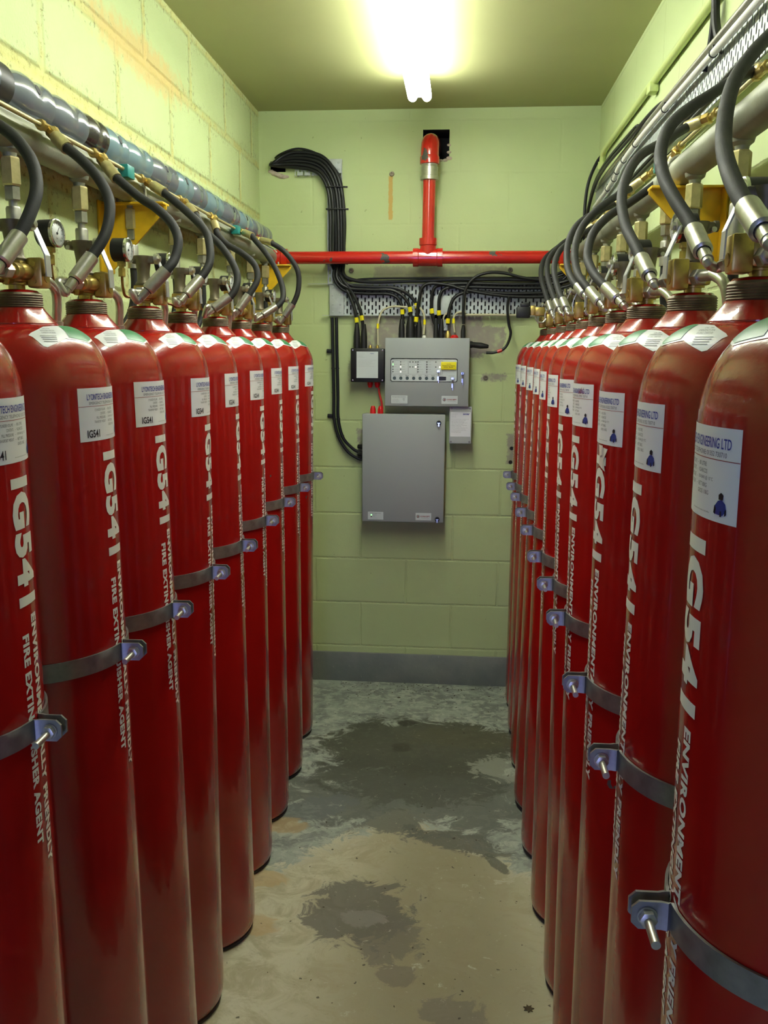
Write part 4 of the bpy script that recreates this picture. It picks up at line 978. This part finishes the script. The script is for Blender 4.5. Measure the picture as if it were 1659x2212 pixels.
def keyset(x, z, y0, m, lab, L_=.045):
    b = B(); b.use('chrome'); b.turned((x, y0, z), (x, y0-.008, z), [(0, 0), (.0085, 0), (.0085, .6), (.0065, 1), (0, 1)], 20); k = b.done('key_switch', parent=t)
    b = B(); b.use(m); b.turned((x-.0012, y0-.024, z-.002), (x+.0012, y0-.024, z-.002), [(0, 0), (.0088, 0), (.0088, 1), (0, 1)], 18); b.box((x, y0-.012, z), (.0018, .018, .006)); b.use('chrome')
    b.tube([(x, y0-.022, z-.008), (x+.002, y0-.020, z-.02), (x+.001, y0-.018, z-.03)], .0009, 6); b.box((x+.002, y0-.018, z-.036), (.0018, .004, L_*.7)); b.box((x-.001, y0-.017, z-.032), (.006, .0012, .018)); b.done('key', parent=k, label=lab)
keyset(.052, .006, Y1, 'chrome', 'silver key hanging in its switch'); keyset(.116, -.026, Y1, 'chrome', 'silver key hanging in its switch'); keyset(.160, -.003, F, 'blue_fob', 'door key with blue head')
def concept(b, x0, z0, s, y):
    f = lambda u, v: Vector((u, y, v))
    b.use('black_ink'); b.turned((x0+.007*s, y+.0002, z0), (x0+.007*s, y-.0001, z0), [(.0070*s, 0), (.0070*s, 1), (.0052*s, 1), (.0052*s, 0)], 24)
    b.use('red_ink'); b.patch([(x0+.0045*s, z0-.004*s), (x0+.0095*s, z0-.004*s), (x0+.0100*s, z0), (x0+.0072*s, z0+.0050*s), (x0+.0045*s, z0)], f, .01)
    b.text('CONCEPT', x0+.018*s, z0-.0030*s, x0+.062*s, z0+.0034*s, f, .03); b.use('grey_ink'); b.text('FIRE CONTROLS LIMITED', x0+.022*s, z0-.0085*s, x0+.058*s, z0-.0062*s, f)
b = B(); b.box((.1045, F-.0004, -.122), (.073, .0012, .036)); lp = b.done('maker_label', 'label_white', t)
b = B(); concept(b, .074, -.121, 1, F-.0014); b.done('maker_print', parent=lp, normals=False)
b = B(); b.box((-.123, F-.0004, -.122), (.074, .0012, .036)); lp = b.done('type_label', 'label_white', t)
b = B(); b.use('black_ink'); panel_text(b, F-.0014, [('Extinguishant Control', -.155, -.1130, -.095, -.1090, .01), ('System Ready', -.155, -.1225, -.128, -.1200, 0), ('Model Serial Number', -.155, -.1290, -.124, -.1268, 0), ('24V DC Supply only', -.155, -.1355, -.120, -.1333, 0)])
b.tube([(-.106, F-.0014, -.118), (-.098, F-.0014, -.118), (-.102, F-.0014, -.128), (-.106, F-.0014, -.118)], .0006, 6, smooth=False); b.done('type_print', parent=lp, normals=False)
for x, hgt, m, r in ((-.268, .088, 'black_plastic', .014), (-.228, .100, 'black_plastic', .021), (-.190, .085, 'black_plastic', .015), (-.113, .092, 'black_plastic', .011), (-.089, .090, 'black_plastic', .012), (-.058, .036, 'brass', .014), (-.028, .018, 'red_plastic', .018), (.010, .062, 'black_plastic', .011), (-.165, .016, 'white_plastic', .010)):
    gland(t, x+.0+(pc.x*0)+.0+.150+.0-.150+.149, -.045, hh_-.004, hgt, m, r)
b = B(); b.turned((hw-.004, -.055, .125), (hw+.085, -.058, .116), [(0, 0), (.016, 0), (.016, .15), (.013, .2), (.014, .6), (.009, .95), (.006, 1), (0, 1)], 18); b.done('side_gland', 'black_plastic', t)

# lower enclosure
qx0, qx1, qz0, qz1 = -.4405, -.062, .826, 1.326; qc = Vector(((qx0+qx1)/2, D, (qz0+qz1)/2)); hw, hh_ = (qx1-qx0)/2, (qz1-qz0)/2
t = empty('power_supply_enclosure', qc, 'tall plain grey metal enclosure below the control panel', 'enclosure')
b = B(); b.box((0, -.0475, 0), (2*hw-.006, .095, 2*hh_-.006), bev=.004); b.done('enclosure', 'panel_grey', t)
b = B(); b.box((0, -.1025, 0), (2*hw, .015, 2*hh_), bev=.005); b.done('door', 'panel_grey', t)
F = -.1102
for z in (.212, -.232):
    b = B(); b.use('black_plastic'); b.turned((.160, F, z), (.160, F-.010, z), [(.011, 0), (.011, .5), (.009, 1), (0, 1)], 18); b.use('chrome'); b.box((.160, F-.011, z), (.013, .003, .003)); b.box((.160, F-.012, z-.008), (.006, .003, .014)); b.done('door_lock', parent=t)
b = B(); b.box((.096, F-.0004, -.222), (.072, .0012, .034)); lp = b.done('maker_label', 'label_white', t)
b = B(); concept(b, .064, -.221, 1, F-.0014); b.done('maker_print', parent=lp, normals=False)
b = B(); b.box((-.126, F-.0004, -.222), (.072, .0012, .036)); lp = b.done('type_label', 'label_white', t)
b = B(); b.use('black_ink'); panel_text(b, F-.0014, [('Power Supply Unit', -.152, -.2125, -.102, -.2085, .01), ('Mains On', -.139, -.2190, -.122, -.2165, 0), ('Fault', -.139, -.2255, -.128, -.2230, 0), ('230V AC 50Hz only', -.152, -.2345, -.115, -.2322, 0)]); b.done('type_print', parent=lp, normals=False)
for z, m in ((-.2185, 'led_green'), (-.2255, 'led_off')):
    b = B(); b.turned((-.146, F-.001, z), (-.146, F-.003, z), [(.0030, 0), (.0025, .6), (0, 1)], 12); b.done('led', m, t)
for x in (-.146, -.111): gland(t, x, -.05, hh_-.004, .036, 'red_plastic', .0135)
for z in (.088, .052):
    b = B(); b.turned((-hw+.004, -.030, z), (-hw-.030, -.026, z+.003), [(0, 0), (.013, 0), (.013, .3), (.009, 1), (0, 1)], 16); b.done('side_gland', 'black_plastic', t)

# black junction box
bx0, bx1, bz0, bz1 = -.496, -.3425, 1.467, 1.619; bc = Vector(((bx0+bx1)/2, D, (bz0+bz1)/2)); hw, hh_ = (bx1-bx0)/2, (bz1-bz0)/2
t = empty('black_junction_box', bc, 'square black junction box with white data sheet beside the control panel', 'junction box')
b = B(); b.box((0, -.040, 0), (2*hw-.004, .080, 2*hh_-.004), bev=.004); b.box((0, -.080, 0), (2*hw, .014, 2*hh_), bev=.004); b.done('housing', 'black_plastic', t)
for sx in (-1, 1):
    for sz in (-1, 1): b = B(); b.turned((sx*(hw-.009), -.0865, sz*(hh_-.009)), (sx*(hw-.009), -.0895, sz*(hh_-.009)), [(.0042, 0), (.0036, .7), (0, 1)], 12); b.done('lid_screw', 'chrome', t)
b = B(); b.box((-.001, -.0874, .002), (.098, .001, .118)); lp = b.done('data_label', 'label_white', t)
def sheet(b, x0, x1, z1, y, rows_):
    f = lambda u, v: Vector((u, y, v)); random.seed(3)
    src = 'certificate number equipment protected by type voltage current ambient range serial component approval document standard reference use terminal box maximum'.split()
    z = z1
    for k in range(rows_):
        n = random.randint(3, 6); s = ' '.join(random.choice(src) for _ in range(n)); w_ = (x1-x0)*random.uniform(.5, 1); b.text(s, x0, z, x0+w_, z+.0022, f); z -= .0055
b = B(); b.use('pale_ink'); sheet(b, -.046, -.010, .050, -.0882, 4); sheet(b, -.046, .044, .022, -.0882, 6); b.use('blue_ink'); b.text('Hylec', .012, .050, .030, .0545, lambda u, v: Vector((u, -.0882, v)), .03); b.done('data_print', parent=lp, normals=False)
for x in (-.053, -.021): gland(t, x, -.045, hh_-.004, .112, 'black_plastic', .0155)
for x in (.008, .041): gland(t, x, -.045, hh_-.004, .018, 'brass', .008)
for x in (.008, .041): gland(t, x, -.045, -hh_+.004, -.030, 'red_plastic', .0135)
cable('red_cable', [P(818, 838, D-.047), P(820, 852, D-.048), P(824, 868, D-.05), P(826, 884, D-.05)], .0048, 'red_cable', 'short red cable linking black box and lower enclosure', 'cable')

# small pale junction box
t = empty('grey_junction_box', Vector((.0065, D, 1.276)), 'small pale grey junction box with data sheet under the control panel', 'junction box')
b = B(); b.box((0, -.034, 0), (.100, .068, .167), bev=.005); b.box((0, -.070, 0), (.102, .016, .169), bev=.004); b.done('housing', 'enclosure_grey', t)
for sx in (-1, 1):
    for sz in (-1, 1): b = B(); b.turned((sx*.042, -.0775, sz*.076), (sx*.042, -.0800, sz*.076), [(.0050, 0), (.0042, .7), (.0015, .7), (0, .4)], 14); b.done('lid_screw', 'zinc_dull', t)
b = B(); b.box((0, -.0784, .004), (.092, .001, .112)); lp = b.done('data_label', 'white_paper', t)
b = B(); b.use('pale_ink'); sheet(b, -.042, -.012, .050, -.0792, 4); b.use('grey_ink'); sheet(b, -.042, .042, .026, -.0792, 12); b.use('blue_ink'); b.text('H·W', .012, .046, .040, .054, lambda u, v: Vector((u, -.0792, v)), .05); b.done('data_print', parent=lp, normals=False)

# ------------------------------------------------------------------ solenoid on the farthest right cylinder valve
s0 = P(1130, 673, 3.80)
t = empty('solenoid_actuator', s0, 'black solenoid coil on brass body at the far end of the right row', 'solenoid')
b = B(); b.box((0, 0, -.004), (.056, .04, .046), bev=.005); b.box((.006, 0, .026), (.036, .032, .018), bev=.004); b.done('coil', 'black_plastic', t)
b = B(); b.box((.040, 0, .004), (.022, .03, .040), bev=.003); b.box((.068, 0, .0), (.040, .034, .036), bev=.004); b.cyl((.06, 0, -.006), (.105, 0, -.006), .012); b.hexn((.085, 0, -.02), (.085, 0, -.036), .012); b.done('brass_body', 'brass', t)
b = B(); b.tube([(.05, -.01, -.02), (.06, -.012, -.04), (.08, -.012, -.045), (.095, -.01, -.03)], .004, 8); b.done('pipe_loop', 'zinc', t)

# ------------------------------------------------------------------ leaves and crumbs on the floor
random.seed(11); b = B()
for k in range(170):
    if k < 110: x, y = random.uniform(-.56, .25), D-.03-abs(random.gauss(0, .09))
    else: x, y = random.uniform(-.5, .22), random.uniform(1.9, 3.9)
    s = random.uniform(.0015, .0055)*(1 if k < 110 else .7); a = random.uniform(0, 2*PI); m = Matrix.Translation((x, y, .0012)) @ Matrix.Rotation(a, 4, 'Z')
    b.prism([(-s, 0), (0, -s*.45), (s*1.1, 0), (s*.1, s*.5)], m, .0012)
o = b.done('floor_debris', 'leaf_brown', tagd=('scattered leaf crumbs and grit on the concrete floor', 'debris')); o['kind'] = 'stuff'
b = B(); fx, fy = P(1142, 2180, 1.954).x, 1.954
for k in range(7):
    a = k*.9; m = Matrix.Translation((fx+.006*math.cos(a), fy+.006*math.sin(a), .001)) @ Matrix.Rotation(a, 4, 'Z'); b.prism([(-.006, 0), (0, -.003), (.008, .001), (.001, .004)], m, .002)
b.done('dead_leaf', 'leaf_brown', tagd=('dead brown leaf scrap on the floor at bottom right', 'leaf'))
